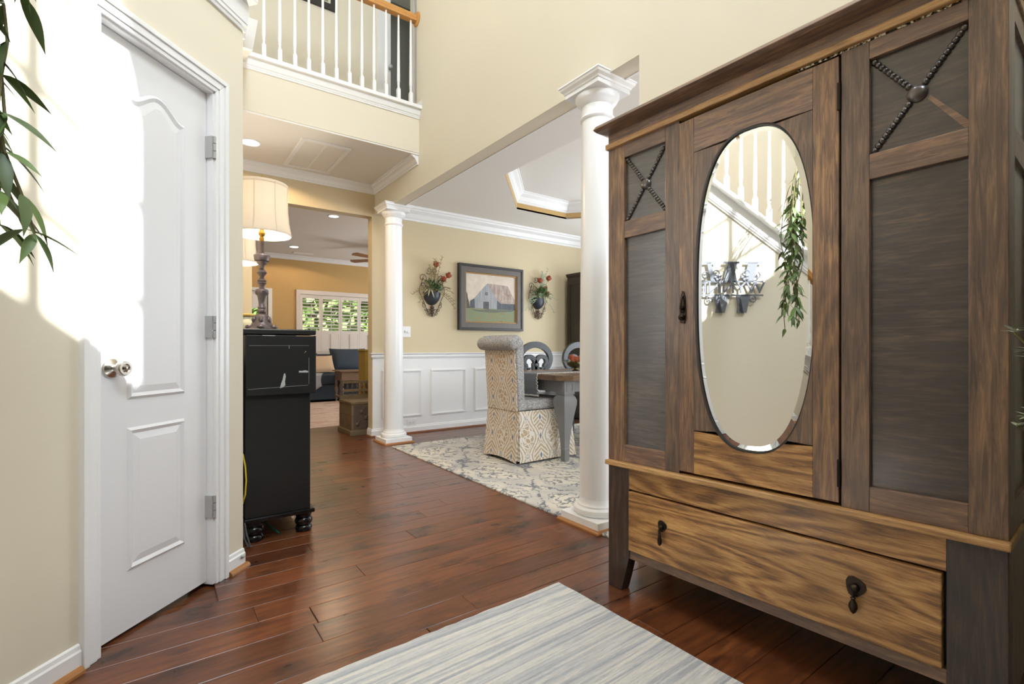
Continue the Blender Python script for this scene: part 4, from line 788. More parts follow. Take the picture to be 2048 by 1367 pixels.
# ================================================================ DINING FURNITURE
ZR = 0.0115
def skirted_chair(loc):
    t = thing('dining_chair', 'rolled back skirted dining chair in beige ikat and grey chenille', 'chair', loc)
    x0, y0, z0 = loc; W = 0.238
    def Q(x, y, z): return (x0 + x, y0 + y, z0 + z)
    # skirt panels: top rectangle to flared bottom rectangle, kick pleats at corners
    tp = (0.015, 0.60, -0.236, 0.236, 0.438); bt = (-0.025, 0.665, -0.262, 0.262, 0.012)
    def panel(a_t, b_t, a_b, b_b, mat, bow):
        m = MB(); N = 10; vs = []
        for k in range(N + 1):
            f = k / N; p = Vector(a_t).lerp(Vector(b_t), f); q_ = Vector(a_b).lerp(Vector(b_b), f); q_.z += bow * math.sin(PI * f); vs += [p, q_]
        d = (Vector(b_t) - Vector(a_t)).cross(Vector((0, 0, 1))).normalized() * 0.006
        vs2 = [v - d for v in vs]; n2 = len(vs)
        fs = [(2 * k, 2 * k + 2, 2 * k + 3, 2 * k + 1) for k in range(N)] + [(n2 + 2 * k, n2 + 2 * k + 1, n2 + 2 * k + 3, n2 + 2 * k + 2) for k in range(N)] + [(2 * k + 1, 2 * k + 3, n2 + 2 * k + 3, n2 + 2 * k + 1) for k in range(N)] + [(0, 1, n2 + 1, n2), (2 * N, n2 + 2 * N, n2 + 2 * N + 1, 2 * N + 1)]
        m.add([Q(*v) for v in vs] + [Q(*v) for v in vs2], fs); m.build('skirt_panel', mat, t)
    g = 0.004; G = 0.022
    panel((tp[0], tp[3] - g, tp[4]), (tp[0], tp[2] + g, tp[4]), (bt[0], bt[3] - G, bt[4]), (bt[0], bt[2] + G, bt[4]), 'ikat_back', 0.022)
    panel((tp[0] + g, tp[2], tp[4]), (tp[1] - g, tp[2], tp[4]), (bt[0] + G + 0.01, bt[2], bt[4]), (bt[1] - G, bt[2], bt[4]), 'ikat_side', 0.004)
    panel((tp[1] - g, tp[3], tp[4]), (tp[0] + g, tp[3], tp[4]), (bt[1] - G, bt[3], bt[4]), (bt[0] + G, bt[3], bt[4]), 'ikat_side', 0.01)
    panel((tp[1], tp[2] + g, tp[4]), (tp[1], tp[3] - g, tp[4]), (bt[1], bt[2] + G, bt[4]), (bt[1], bt[3] - G, bt[4]), 'ikat_back', 0.01)
    for (a, b, c_, d) in ((0, 2, 1, 1), (1, 2, -1, 1), (0, 3, 1, -1), (1, 3, -1, -1)):
        m = MB(); xt, yt = tp[a], tp[b]; xb, yb = bt[a], bt[b]
        m.add([Q(xt + c_ * 0.012, yt + d * 0.003, tp[4]), Q(xt + c_ * 0.003, yt + d * 0.012, tp[4]), Q(xb + c_ * 0.012, yb + d * 0.045, bt[4] + 0.012), Q(xb + c_ * 0.045, yb + d * 0.012, bt[4] + 0.012), Q(xt + c_ * 0.02, yt + d * 0.02, tp[4]), Q(xb + c_ * 0.05, yb + d * 0.05, bt[4] + 0.012)], [(0, 1, 2, 3), (0, 3, 5, 4), (1, 4, 5, 2), (0, 4, 1), (2, 5, 3)]); m.build('kick_pleat', 'ikat_side', t)
    for (x, y) in ((0.03, -0.20), (0.03, 0.20), (0.56, -0.20), (0.56, 0.20)): MB().box(x0 + x - .018, x0 + x + .018, y0 + y - .018, y0 + y + .018, z0, z0 + 0.40).build('leg', 'mould_black', t)
    # seat
    m = MB(); m.box(x0 + 0.03, x0 + 0.61, y0 - 0.238, y0 + 0.238, z0 + 0.438, z0 + 0.528); m.build('seat', 'chenille', t, smooth=30, bevel=0.030, bseg=4)
    # leaning back
    m = MB(); m.hexa([Q(0.012, -0.236, 0.44), Q(0.085, -0.236, 0.44), Q(0.085, 0.236, 0.44), Q(0.012, 0.236, 0.44), Q(-0.018, -0.243, 1.03), Q(0.060, -0.243, 1.03), Q(0.060, 0.243, 1.03), Q(-0.018, 0.243, 1.03)]); m.build('backrest', 'chenille', t, bevel=0.012, bseg=3, smooth=30)
    m = MB(); m.hexa([Q(0.007, -0.222, 0.436), Q(0.014, -0.222, 0.436), Q(0.014, 0.222, 0.436), Q(0.007, 0.222, 0.436), Q(-0.024, -0.226, 0.985), Q(-0.016, -0.226, 0.985), Q(-0.016, 0.226, 0.985), Q(-0.024, 0.226, 0.985)]); m.build('back_panel', 'ikat_back', t, bevel=0.003)
    # rolled top
    m = MB(); MY = Vector((0, 0, 1)).rotation_difference(Vector((0, 1, 0))).to_matrix(); SCL = Matrix.Diagonal((1.0, 1.0, 1.0))
    rp = [(0.001, -0.288), (0.030, -0.287), (0.048, -0.278), (0.057, -0.262), (0.060, -0.22), (0.060, 0.22), (0.057, 0.262), (0.048, 0.278), (0.030, 0.287), (0.001, 0.288)]
    m.lathe(rp, (0, 0, 0), 22, MY, cap=False); m.v = [Q(v[0] * 1.15 - 0.028, v[1] * (0.93), v[2] + 1.010 + (0.012 if v[0] > 0 else 0)) for v in m.v]; m.build('rolled_top', 'chenille', t, smooth=60)
    return t
skirted_chair((2.462, 3.475, ZR))
# dining table
TX0, TX1, TY0, TY1, TZ = 2.755, 4.95, 2.99, 4.05, 0.752
tbl = thing('dining_table', 'dining table with dark plank top and grey painted vase shaped legs', 'table', ((TX0 + TX1) / 2, (TY0 + TY1) / 2, ZR))
cc = 0.11; tp_ = [(TX0 + cc, TY0), (TX1 - cc, TY0), (TX1, TY0 + cc), (TX1, TY1 - cc), (TX1 - cc, TY1), (TX0 + cc, TY1), (TX0, TY1 - cc), (TX0, TY0 + cc)]
MB().prism(tp_, lambda u, v, d: (u, v, TZ - 0.048 + 0.048 * d)).build('table_top', 'table_top', tbl, bevel=0.003)
for (a, b, c_, d) in ((TX0 + .12, TX1 - .12, TY0 + .10, TY0 + .13), (TX0 + .12, TX1 - .12, TY1 - .13, TY1 - .10), (TX0 + .08, TX0 + .11, TY0 + .12, TY1 - .12), (TX1 - .11, TX1 - .08, TY0 + .12, TY1 - .12)): bx(a, b, c_, d, TZ - 0.15, TZ - 0.049).build('apron', 'grey_paint', tbl)
for x in (TX0 + 0.13, TX1 - 0.13):
    for y in (TY0 + 0.13, TY1 - 0.13):
        lg = bx(x - .06, x + .06, y - .06, y + .06, TZ - 0.165, TZ - 0.0485).build('leg', 'grey_paint', tbl, bevel=0.003); PM[lg.name] = Matrix.Identity(4)
        s2 = math.sqrt(2); pr = [(0.026, ZR), (0.027, ZR + .06), (0.026, 0.105), (0.029, 0.110), (0.029, 0.118), (0.026, 0.124), (0.031, 0.20), (0.046, 0.34), (0.062, 0.44), (0.072, 0.50), (0.073, 0.535), (0.064, 0.560), (0.052, 0.575), (0.052, 0.588)]
        MB().lathe([(r * s2, z) for r, z in pr], (x, y, 0), 4, rot=PI / 4).build('leg_shaft', 'grey_paint', lg, smooth=28)
        for (px_, py_, dx, dy) in ((x - .0605, y, 0, 1), (x, y - .0605, 1, 0)):
            mm = MB(); o_ = [(-.036, -.036), (.036, -.036), (.036, .036), (-.036, .036)]; i_ = [(-.029, -.029), (.029, -.029), (.029, .029), (-.029, .029)]
            mm.ring(o_, i_, lambda u, v, d: (px_ + dx * u - dy * 0.003 * (1 - d), py_ + dy * u - dx * 0.003 * (1 - d), TZ - .106 + v)); mm.build('block_moulding', 'grey_paint', lg)
# table runner
rn = thing('table_runner', 'grey table runner with a cream fringe hanging over the table end', 'table runner', (3.6, 3.50, TZ))
ry0, ry1 = 3.33, 3.67; m = MB()
prof = [(TX1 - 0.2, TZ + 0.002), (TX0 - 0.004, TZ + 0.002), (TX0 - 0.008, TZ - 0.004), (TX0 - 0.012, TZ - 0.06), (TX0 - 0.006, TZ - 0.13), (TX0 + 0.006, TZ - 0.19)]
vs = []
for (x, z) in prof: vs += [(x, ry0 - (0.01 if z < TZ - .1 else 0), z), (x, ry1, z)]
vs2 = [(a - 0.0025 * (1 if c_ < TZ else 0), b, c_ + (0.0025 if c_ > TZ else 0)) for a, b, c_ in vs]; n = len(vs); k_ = len(prof)
m.add(vs + vs2, [(2 * i, 2 * i + 2, 2 * i + 3, 2 * i + 1) for i in range(k_ - 1)] + [(n + 2 * i, n + 2 * i + 1, n + 2 * i + 3, n + 2 * i + 2) for i in range(k_ - 1)] + [(2 * i, n + 2 * i, n + 2 * i + 2, 2 * i + 2) for i in range(k_ - 1)]); m.build('cloth', 'runner_grey', rn)
fr = MB()
for (x, z), (xb, zb) in zip(prof[:-1], prof[1:]):
    L = math.hypot(xb - x, zb - z); c_ = max(1, int(L / 0.012))
    for i in range(c_):
        f = i / c_; px_, pz_ = x + (xb - x) * f, z + (zb - z) * f
        fr.sphere((px_ + random.uniform(-.003, .003), ry0 - 0.004 + random.uniform(-.004, .003), pz_ + 0.002), 0.0065, 5, 4)
yy = ry0
while yy < ry1: fr.sphere((prof[-1][0] - 0.002, yy, prof[-1][1] - 0.004 + random.uniform(-.004, .004)), 0.008, 5, 4); yy += 0.011
fr.build('fringe', 'fringe', rn, smooth=60)
# centrepiece bowl
cp = thing('centrepiece_bowl', 'bronze pedestal bowl of rust flowers and sage leaves on the runner', 'bowl', (3.40, 3.52, TZ + 0.0045))
zb = TZ + 0.0045; MB().lathe([(0.035, 0), (0.04, 0.004), (0.022, 0.015), (0.022, 0.028), (0.06, 0.04), (0.085, 0.06), (0.092, 0.085), (0.086, 0.085), (0.05, 0.05), (0.001, 0.045)], (3.40, 3.52, zb), 28).build('bowl', 'bowl_bronze', cp, smooth=40)
for i in range(9):
    m = MB(); a = i * 2.4; r = 0.02 + 0.035 * (i % 3) / 2; m.sphere((3.40 + r * math.cos(a), 3.52 + r * math.sin(a), zb + 0.10 + 0.03 * ((i * 7) % 4) / 3), 0.032, 8, 6); m.build('flower', 'rust_flower', cp, smooth=50)
def leaf_blade(mb, p, d, L, Wd, up=Vector((0, 0, 1)), fold=0.15):
    d = Vector(d).normalized(); sd = d.cross(up); sd = sd.normalized() if sd.length > 1e-4 else Vector((1, 0, 0)); nn = sd.cross(d); p = Vector(p)
    pts = [p]; 
    rows = [(0.0, 0.08), (0.25, 0.8), (0.5, 1.0), (0.78, 0.6), (1.0, 0.04)]
    vs = []
    for f, wv in rows:
        c_ = p + d * (L * f) + Vector((0, 0, -1)) * (L * 0.18 * f * f); vs += [c_ - sd * (Wd * wv / 2) + nn * (fold * Wd * wv), c_, c_ + sd * (Wd * wv / 2) + nn * (fold * Wd * wv)]
    mb.add(vs, [q for i in range(4) for q in ((3 * i, 3 * i + 1, 3 * i + 4, 3 * i + 3), (3 * i + 1, 3 * i + 2, 3 * i + 5, 3 * i + 4))])
m = MB()
for i in range(16):
    a = i * 0.7; leaf_blade(m, (3.40 + 0.05 * math.cos(a), 3.52 + 0.05 * math.sin(a), zb + 0.085), (math.cos(a), math.sin(a), random.uniform(0.0, 0.5)), random.uniform(0.07, 0.13), 0.04)
m.build('leaves', 'leaf_sage', cp, recalc=False)
# scroll back chairs
def scroll_chair(loc, label):
    t = thing('scroll_chair', label, 'chair', loc, 0, 'grey scroll back chairs on the far side of the table'); X, Y, Z0 = loc
    def ribbon(path, widths, y0, y1):
        m = MB(); N = len(path); L_, R_ = [], []
        for i in range(N):
            a = Vector(path[max(0, i - 1)]); b = Vector(path[min(N - 1, i + 1)]); d = (b - a).normalized(); nn = Vector((-d.y, d.x)); p = Vector(path[i]); h = widths[i] / 2
            L_.append(p + nn * h); R_.append(p - nn * h)
        vs = [(X + p.x, Y + yy, Z0 + p.y) for yy in (y0, y1) for p in L_ + R_]; K = 2 * N
        fs = []
        for i in range(N - 1): fs += [(i, i + 1, N + i + 1, N + i), (K + i, K + N + i, K + N + i + 1, K + i + 1), (i, K + i, K + i + 1, i + 1), (N + i, N + i + 1, K + N + i + 1, K + N + i)]
        fs += [(0, N, K + N, K), (N - 1, K + N - 1, K + 2 * N - 1, 2 * N - 1)]
        m.add(vs, fs); return m
    bk = None
    for sg in (-1, 1):
        pts = []; wd = []
        # outer arc from top centre round to the bottom, curling into an inner scroll
        for i in range(26):
            a = PI / 2 - (PI * 0.93) * i / 25; pts.append((0.0 + 0.222 * math.cos(a), 0.845 + 0.165 * math.sin(a) + 0.0)); wd.append(0.072 - 0.020 * i / 25)
        c0 = (0.112, 0.795); r0 = math.hypot(pts[-1][0] - c0[0], pts[-1][1] - c0[1]); a0 = math.atan2(pts[-1][1] - c0[1], pts[-1][0] - c0[0])
        for i in range(1, 30):
            f = i / 29; a = a0 - f * PI * 1.75; r = r0 * (1 - f) + 0.022 * f; pts.append((c0[0] + r * 1.0 * math.cos(a), c0[1] + r * math.sin(a))); wd.append(0.052 - 0.012 * f)
        ribbon([(sg * a, b) for a, b in pts], wd, 0.0, 0.038).build('back_scroll', 'dark_grey_paint', t, smooth=40)
    MB().box(X - 0.05, X + 0.05, Y + 0.004, Y + 0.034, Z0 + 0.70, Z0 + 0.80).sphere((X, Y + 0.002, Z0 + 0.775), 0.022, 10, 6, (1, 0.5, 1)).build('back_block', 'dark_grey_paint', t, bevel=0.004)
    for sg in (-1, 1): MB().hexa([(X + sg * .20 - .022, Y, Z0 + .44), (X + sg * .20 + .022, Y, Z0 + .44), (X + sg * .20 + .022, Y + .038, Z0 + .44), (X + sg * .20 - .022, Y + .038, Z0 + .44), (X + sg * .10 - .025, Y, Z0 + .75), (X + sg * .10 + .025, Y, Z0 + .75), (X + sg * .10 + .025, Y + .038, Z0 + .75), (X + sg * .10 - .025, Y + .038, Z0 + .75)]).build('back_post', 'dark_grey_paint', t)
    bx(X - .235, X + .235, Y - .40, Y + .04, Z0 + .42, Z0 + .465).build('seat', 'dark_grey_paint', t, bevel=0.01)
    for (a, b) in ((-.20, -.37), (.20, -.37), (-.20, .02), (.20, .02)): bx(X + a - .02, X + a + .02, Y + b - .02, Y + b + .02, Z0, Z0 + .42).build('leg', 'dark_grey_paint', t)
scroll_chair((3.56, 4.33, ZR), 'grey scroll back wooden chair beneath the barn painting'); scroll_chair((4.24, 4.33, ZR), 'grey scroll back wooden chair behind the flower bowl')
# hutch
hu = thing('china_hutch', 'dark wooden china hutch in the dining room corner', 'hutch', (5.1, 5.0, 0))
bx(4.82, 5.50, 4.86, 5.16, 0.0, 1.985).build('body', 'hutch', hu); MB().sweep([(0, 0), (0.01, 0.0), (0.03, 0.03), (0.035, 0.045), (0, 0.045)], [(4.82, 5.16, 1.985), (4.82, 4.86, 1.985), (5.50, 4.86, 1.985), (5.50, 5.16, 1.985)][::-1]).build('cornice', 'hutch', hu)
for a, b in ((4.86, 5.15), (5.17, 5.46)): MB().ring([(a, 0.95), (b, 0.95), (b, 1.93), (a, 1.93)], [(a + .045, 1.0), (b - .045, 1.0), (b - .045, 1.88), (a + .045, 1.88)], lambda u, v, d: (u, 4.84 + 0.02 * d, v)).build('door', 'hutch', hu)
MB().ring([(4.88, 0.95), (5.14, 0.95), (5.14, 1.93), (4.88, 1.93)], [(4.92, 1.0), (5.10, 1.0), (5.10, 1.88), (4.92, 1.88)], lambda u, v, d: (4.81 + 0.01 * d, u, v)).build('side_frame', 'hutch', hu)

# ---- painting
pt = thing('barn_painting', 'barn painting in a wide dark wood frame with gold inner edge', 'painting', (3.53, 5.20, 1.2))
Yp = 5.2195; X0, X1, Z0, Z1 = 3.036, 4.029, 1.207, 2.030
def fring(e0, e1, y0, nm, mt):
    MB().ring([(X0 + e0, Z0 + e0), (X1 - e0, Z0 + e0), (X1 - e0, Z1 - e0), (X0 + e0, Z1 - e0)], [(X0 + e1, Z0 + e1), (X1 - e1, Z0 + e1), (X1 - e1, Z1 - e1), (X0 + e1, Z1 - e1)], lambda u, v, d: (u, y0 + (Yp - y0) * d, v)).build(nm, mt, pt, bevel=0.003)
fring(0.0, 0.030, 5.170, 'outer_frame', 'mould_black'); fring(0.029, 0.098, 5.180, 'frame', 'frame_grey'); fring(0.097, 0.113, 5.190, 'gold_fillet', 'frame_gold')
a0, a1, b0, b1 = X0 + 0.112, X1 - 0.112, Z0 + 0.112, Z1 - 0.112
def cv(poly, lay, slot, mb):
    def N(X, Y): top = 275 + (X - 205) * 0.088; return (a0 + (a1 - a0) * (X - 205) / 855, b1 - (b1 - b0) * (Y - top) / (1125 - top))
    mb.cur = slot; vs = [(*N(X, Y), 0) for X, Y in poly]; yl = 5.205 - 0.0004 * lay
    mb.add([(u, yl, v) for u, v, _ in vs], [tuple(range(len(vs)))])
mb = MB(); mb.cur = 0; mb.box(a0, a1, 5.2052, 5.215, b0, b1)
cv([(205, 895), (1060, 880), (1060, 1125), (205, 1125)], 1, 6, mb); cv([(205, 590), (232, 640), (240, 720), (262, 800), (272, 895), (205, 895)], 2, 5, mb)
cv([(275, 765), (352, 718), (356, 892), (270, 892)], 3, 3, mb); cv([(565, 455), (920, 497), (1052, 748), (735, 742)], 3, 2, mb); cv([(730, 742), (1054, 752), (1054, 803), (797, 800)], 4, 2, mb); cv([(730, 745), (797, 802), (1054, 806), (1054, 910), (730, 905)], 3, 3, mb)
cv([(565, 455), (730, 740), (730, 898), (356, 895), (350, 712)], 5, 1, mb); cv([(495, 776), (590, 776), (588, 905), (495, 900)], 6, 4, mb); cv([(525, 612), (570, 612), (570, 662), (525, 662)], 6, 4, mb); cv([(540, 625), (556, 625), (556, 648), (540, 648)], 7, 1, mb)
cv([(270, 905), (420, 925), (600, 905), (760, 915), (1054, 905), (1000, 940), (620, 965), (380, 950)], 2, 7, mb)
mb.build('canvas', ['paint_sky', 'paint_wall', 'paint_roof', 'paint_shed', 'paint_door', 'paint_tree', 'paint_grass', 'paint_shadow'], pt, recalc=False)

# ---- wall sconce planters
def spiral(c, r0, r1, a0, turns, n=18): return [(c[0] + (r0 + (r1 - r0) * i / n) * math.cos(a0 + turns * 2 * PI * i / n), c[1] + (r0 + (r1 - r0) * i / n) * math.sin(a0 + turns * 2 * PI * i / n)) for i in range(n + 1)]
def sconce(x, z, label, var):
    t = thing('wall_planter', label, 'wall planter', (x, 5.19, z), 0, 'iron wall planters of dried flowers'); yb = 5.206
    m = MB(); prof = [(0.012, -0.145), (0.03, -0.142), (0.06, -0.122), (0.09, -0.085), (0.108, -0.04), (0.114, 0.0), (0.117, 0.006), (0.108, 0.006), (0.09, -0.02), (0.001, -0.03)]
    vs = [];  seg = 16; n = len(prof)
    for r, h in prof:
        for k in range(seg + 1): a = PI + PI * k / seg; vs.append((x + r * math.cos(a), yb + r * 0.75 * math.sin(a), z + h))
    m.add(vs, [(i * (seg + 1) + k, i * (seg + 1) + k + 1, (i + 1) * (seg + 1) + k + 1, (i + 1) * (seg + 1) + k) for i in range(n - 1) for k in range(seg)]); m.build('bowl', 'sconce_bowl', t, smooth=40)
    m = MB(); yr = yb - 0.012
    for sg in (-1, 1):
        for (c, r0, r1, a0, tn) in (((0.10, -0.155), 0.008, 0.028, 0.5, 1.1), ((0.115, -0.12), 0.006, 0.016, 2.5, -0.9), ((0.075, -0.20), 0.006, 0.022, 0.0, 1.1), ((0.045, -0.215), 0.006, 0.024, 3.4, 0.9), ((0.045, -0.245), 0.006, 0.026, 2.0, 0.8)):
            m.tube([(x + sg * a, yr, z + b) for a, b in spiral(c, r0, r1, a0, tn)], 0.0035, 5)
        m.tube([(x + sg * a, yr, z + b) for a, b in ((0.02, -0.28), (0.05, -0.24), (0.075, -0.19), (0.10, -0.13), (0.13, -0.06), (0.165, 0.0))], 0.0035, 5)
        m.tube([(x + sg * a, yr, z + b) for a, b in ((0.165, 0.0), (0.16, 0.06), (0.135, 0.12), (0.115, 0.19))], 0.0035, 5)
        for (c, r0, r1, a0, tn) in (((0.125, 0.17), 0.012, 0.055, 3.0, 1.2), ((0.12, 0.085), 0.01, 0.04, 4.0, 1.1), ((0.04, 0.26), 0.012, 0.045, 5.0, 1.1)): m.tube([(x + sg * a, yr, z + b) for a, b in spiral(c, r0, r1, a0, tn)], 0.0035, 5)
    for dz, ww in ((-0.17, 0.03), (-0.20, 0.036), (-0.235, 0.03), (-0.262, 0.02)): m.sphere((x, yr, z + dz), ww, 8, 5, (1, 0.25, 0.55))
    m.tube([(x, yr, z - 0.14), (x, yr, z - 0.285)], 0.006, 6); m.build('iron_scrollwork', 'iron', t, smooth=50)
    rr = random.Random(11 + var); sg = 1 if var == 0 else -1
    m = MB()
    fls = ((0.02, 0.33), (0.185, 0.215), (0.12, 0.165)) if var == 0 else ((-0.02, 0.24), (0.13, 0.285), (0.06, 0.13), (0.10, 0.07))
    st = MB()
    for (a, b) in fls:
        c = Vector((x + a, 5.13, z + b)); m = MB()
        for i in range(26):
            d = Vector((rr.gauss(0, 1), rr.gauss(0, 1) - 0.4, rr.gauss(0, 1) + 0.5)).normalized(); m.tube([c, c + d * rr.uniform(0.034, 0.050)], [0.008, 0.0035], 4)
        m.sphere(c, 0.034, 8, 6); st.tube([(x + a * 0.2, 5.15, z), (x + a * 0.6, 5.14, z + b * 0.6), tuple(c)], 0.004, 5)
        m.build('flower_head', 'rust_flower', t, smooth=60)
    for i in range(14):
        dx = rr.uniform(-0.13, 0.10) if i < 5 else rr.uniform(0.16, 0.28) * (1 if i % 2 else -1) * sg; dz = rr.uniform(0.28, 0.42) if i < 5 else rr.uniform(-0.20, 0.05)
        p0 = Vector((x + dx * 0.1, 5.14, z)); p2 = Vector((x + dx, rr.uniform(5.08, 5.16), z + dz)); p1 = (p0 + p2) / 2 + Vector((0, 0, 0.08))
        pts = [p0 * (1 - f) ** 2 + p1 * 2 * f * (1 - f) + p2 * f * f for f in [k / 8 for k in range(9)]]; st.tube(pts, 0.0026, 4)
        for k in range(3, 9):
            for s_ in (-1, 1): st.tube([pts[k], pts[k] + Vector((s_ * rr.uniform(.015, .03), rr.uniform(-.01, .01), rr.uniform(-.005, .025)))], [0.004, 0.0015], 4)
    st.build('twigs', 'leaf_sage' if var else 'twig', t)
    m = MB()
    for i in range(80):
        a = rr.uniform(0, 2 * PI); el = rr.uniform(0.2, 1.3); leaf_blade(m, (x + rr.uniform(-.06, .07), 5.14 + rr.uniform(-.03, .02), z + rr.uniform(0, .10)), (math.cos(a), -abs(math.sin(a)) * 0.5, el), rr.uniform(0.07, 0.17), rr.uniform(.014, .03))
    m.build('foliage', 'leaf_dark', t, recalc=False)
    m = MB()
    cxx = x - 0.06 * sg
    for i in range(13):
        a = i * 2 * PI / 13; leaf_blade(m, (cxx, 5.12, z + 0.05), (math.cos(a), -0.35, math.sin(a) * 0.9 + 0.25), rr.uniform(0.10, 0.16), 0.022)
    m.build('air_plant', 'leaf_pale', t, recalc=False)
    m = MB()
    for i in range(7): a = i * 0.9; leaf_blade(m, (x + 0.05 * sg, 5.10, z + 0.03), (math.cos(a), -0.5, math.sin(a) * 0.6 + 0.3), 0.06, 0.05)
    m.build('succulent', 'leaf_sage', t, recalc=False)
sconce(2.678, 1.635, 'iron wall planter with three rust flowers beside the light switch', 0); sconce(4.305, 1.660, 'iron wall planter with rust flowers between painting and hutch', 1)
# switch and outlet
sw = thing('light_switch', 'white dimmer switch plate on the dining wall', 'switch', (2.362, 5.2199, 1.17)); bx(2.312, 2.412, 5.213, 5.2199, 1.108, 1.232).build('plate', 'plate', sw, bevel=0.002); bx(2.333, 2.339, 5.205, 5.213, 1.158, 1.182).build('toggle', 'slot', sw); MB().lathe([(0.018, 0), (0.017, 0.012), (0.001, 0.014)], (2.382, 5.213, 1.168), 18, Vector((0, 0, 1)).rotation_difference(Vector((0, -1, 0))).to_matrix()).build('dial', 'plate', sw, smooth=40)
ol = thing('wall_outlet', 'white double outlet plate low on the wainscot', 'outlet', (2.425, 5.212, 0.125)); bx(2.368, 2.482, 5.205, 5.2119, 0.086, 0.162).build('plate', 'plate', ol, bevel=0.002)
for x in (2.405, 2.447):
    bx(x - .016, x + .016, 5.2025, 5.205, 0.108, 0.140).build('socket', 'plate', ol, bevel=0.001)
    for dx in (-.006, .006): bx(x + dx - .0015, x + dx + .0015, 5.2015, 5.2026, 0.118, 0.130).build('slot', 'slot', ol)

# ================================================================ LIVING ROOM
K = 1.056; WY = 10.30
lw = MB(); PL = lambda u, v, d: (u, WY + 0.12 * d, v)
lw.prism([(-1.6, 0), (1.02, 0), (1.02, 2.08), (1.78, 2.08), (1.78, 0), (6.0, 0), (6.0, 0.9), (2.36, 0.9), (2.36, 2.08), (3.98, 2.08), (3.98, 0.901), (6.0, 0.901), (6.0, 2.83), (-1.6, 2.83)], PL)
struct(lw.build('wall_living', 'living_wall')); struct(bx(6.0, 6.1, 5.34, 10.42, 0, 2.83).build('wall_living_side', 'living_wall')); struct(bx(-1.7, -1.6, 5.22, 10.42, 0, 2.83).build('wall_living_end', 'living_wall')); struct(bx(-1.6, 6.0, 5.34, WY, 2.82, 2.86).build('ceiling_living', 'ceiling'))
struct(MB().sweep(CROWN, [(6.0, WY, 2.8198), (-1.6, WY, 2.8198)]).build('trim_5', 'trim'))
w4 = struct(MB().ring([(6.75, 0.72), (8.85, 0.72), (8.85, 2.38), (6.75, 2.38)], [(6.82, 0.79), (8.78, 0.79), (8.78, 2.31), (6.82, 2.31)], lambda u, v, d: (5.96 + 0.04 * d, u, v)).build('fill_living_frame', 'trim'))  # frame added around the living room fill light; no opening behind it
w2 = struct(MB().ring([(2.29, 0.83), (4.05, 0.83), (4.05, 2.15), (2.29, 2.15)], [(2.375, 0.9), (3.965, 0.9), (3.965, 2.065), (2.375, 2.065)], lambda u, v, d: (u, WY - 0.03 + 0.10 * d, v)).build('window_2', 'shutter', bevel=0.003)); PM[w2.name] = Matrix.Identity(4)
bx(2.375, 3.965, WY + 0.06, WY + 0.066, 0.9, 2.065).build('pane', 'glass', w2)
for i in range(4):
    xa = 2.378 + i * 0.397; xb = xa + 0.393
    pn = MB(); pn.ring([(xa, 0.905), (xb, 0.905), (xb, 2.06), (xa, 2.06)], [(xa + .035, 1.36), (xb - .035, 1.36), (xb - .035, 1.985), (xa + .035, 1.985)], lambda u, v, d: (u, WY - 0.005 + 0.028 * d, v)); pn.v = pn.v
    pn = MB(); PN = lambda u, v, d: (u, WY - 0.005 + 0.028 * d, v)
    for (a, b, c_, d) in ((xa, xa + .035, .905, 2.06), (xb - .035, xb, .905, 2.06), (xa + .035, xb - .035, .905, .965), (xa + .035, xb - .035, 1.275, 1.345), (xa + .035, xb - .035, 1.985, 2.06)): pn.prism([(a, c_), (b, c_), (b, d), (a, d)], PN)
    sh = pn.build('shutter_panel', 'shutter', w2); PM[sh.name] = Matrix.Identity(4)
    for k in range(9):
        z = 1.38 + k * 0.070; MB().add([(xa + .036, WY - 0.018, z - .003), (xb - .036, WY - 0.018, z - .003), (xb - .036, WY + 0.036, z + .022), (xa + .036, WY + 0.036, z + .022), (xa + .036, WY - 0.018, z + .003), (xb - .036, WY - 0.018, z + .003), (xb - .036, WY + 0.036, z + .028), (xa + .036, WY + 0.036, z + .028)], [(3, 2, 1, 0), (4, 5, 6, 7), (0, 1, 5, 4), (1, 2, 6, 5), (2, 3, 7, 6), (3, 0, 4, 7)]).build('slat', 'shutter', sh)
    for k in range(6):
        z = 0.965 + k * 0.0525; MB().hexa([(xa + .036, WY - 0.010, z), (xb - .036, WY - 0.010, z), (xb - .036, WY + 0.0, z), (xa + .036, WY + 0.0, z), (xa + .036, WY + 0.004, z + .056), (xb - .036, WY + 0.004, z + .056), (xb - .036, WY + 0.014, z + .056), (xa + .036, WY + 0.014, z + .056)]).build('slat', 'shutter', sh)
    MB().box((xa + xb) / 2 - .005, (xa + xb) / 2 + .005, WY - 0.030, WY - 0.018, 1.36, 1.975).build('tilt_rod', 'shutter', sh); MB().box((xa + xb) / 2 - .005, (xa + xb) / 2 + .005, WY - 0.022, WY - 0.012, 0.975, 1.27).build('tilt_rod', 'shutter', sh)
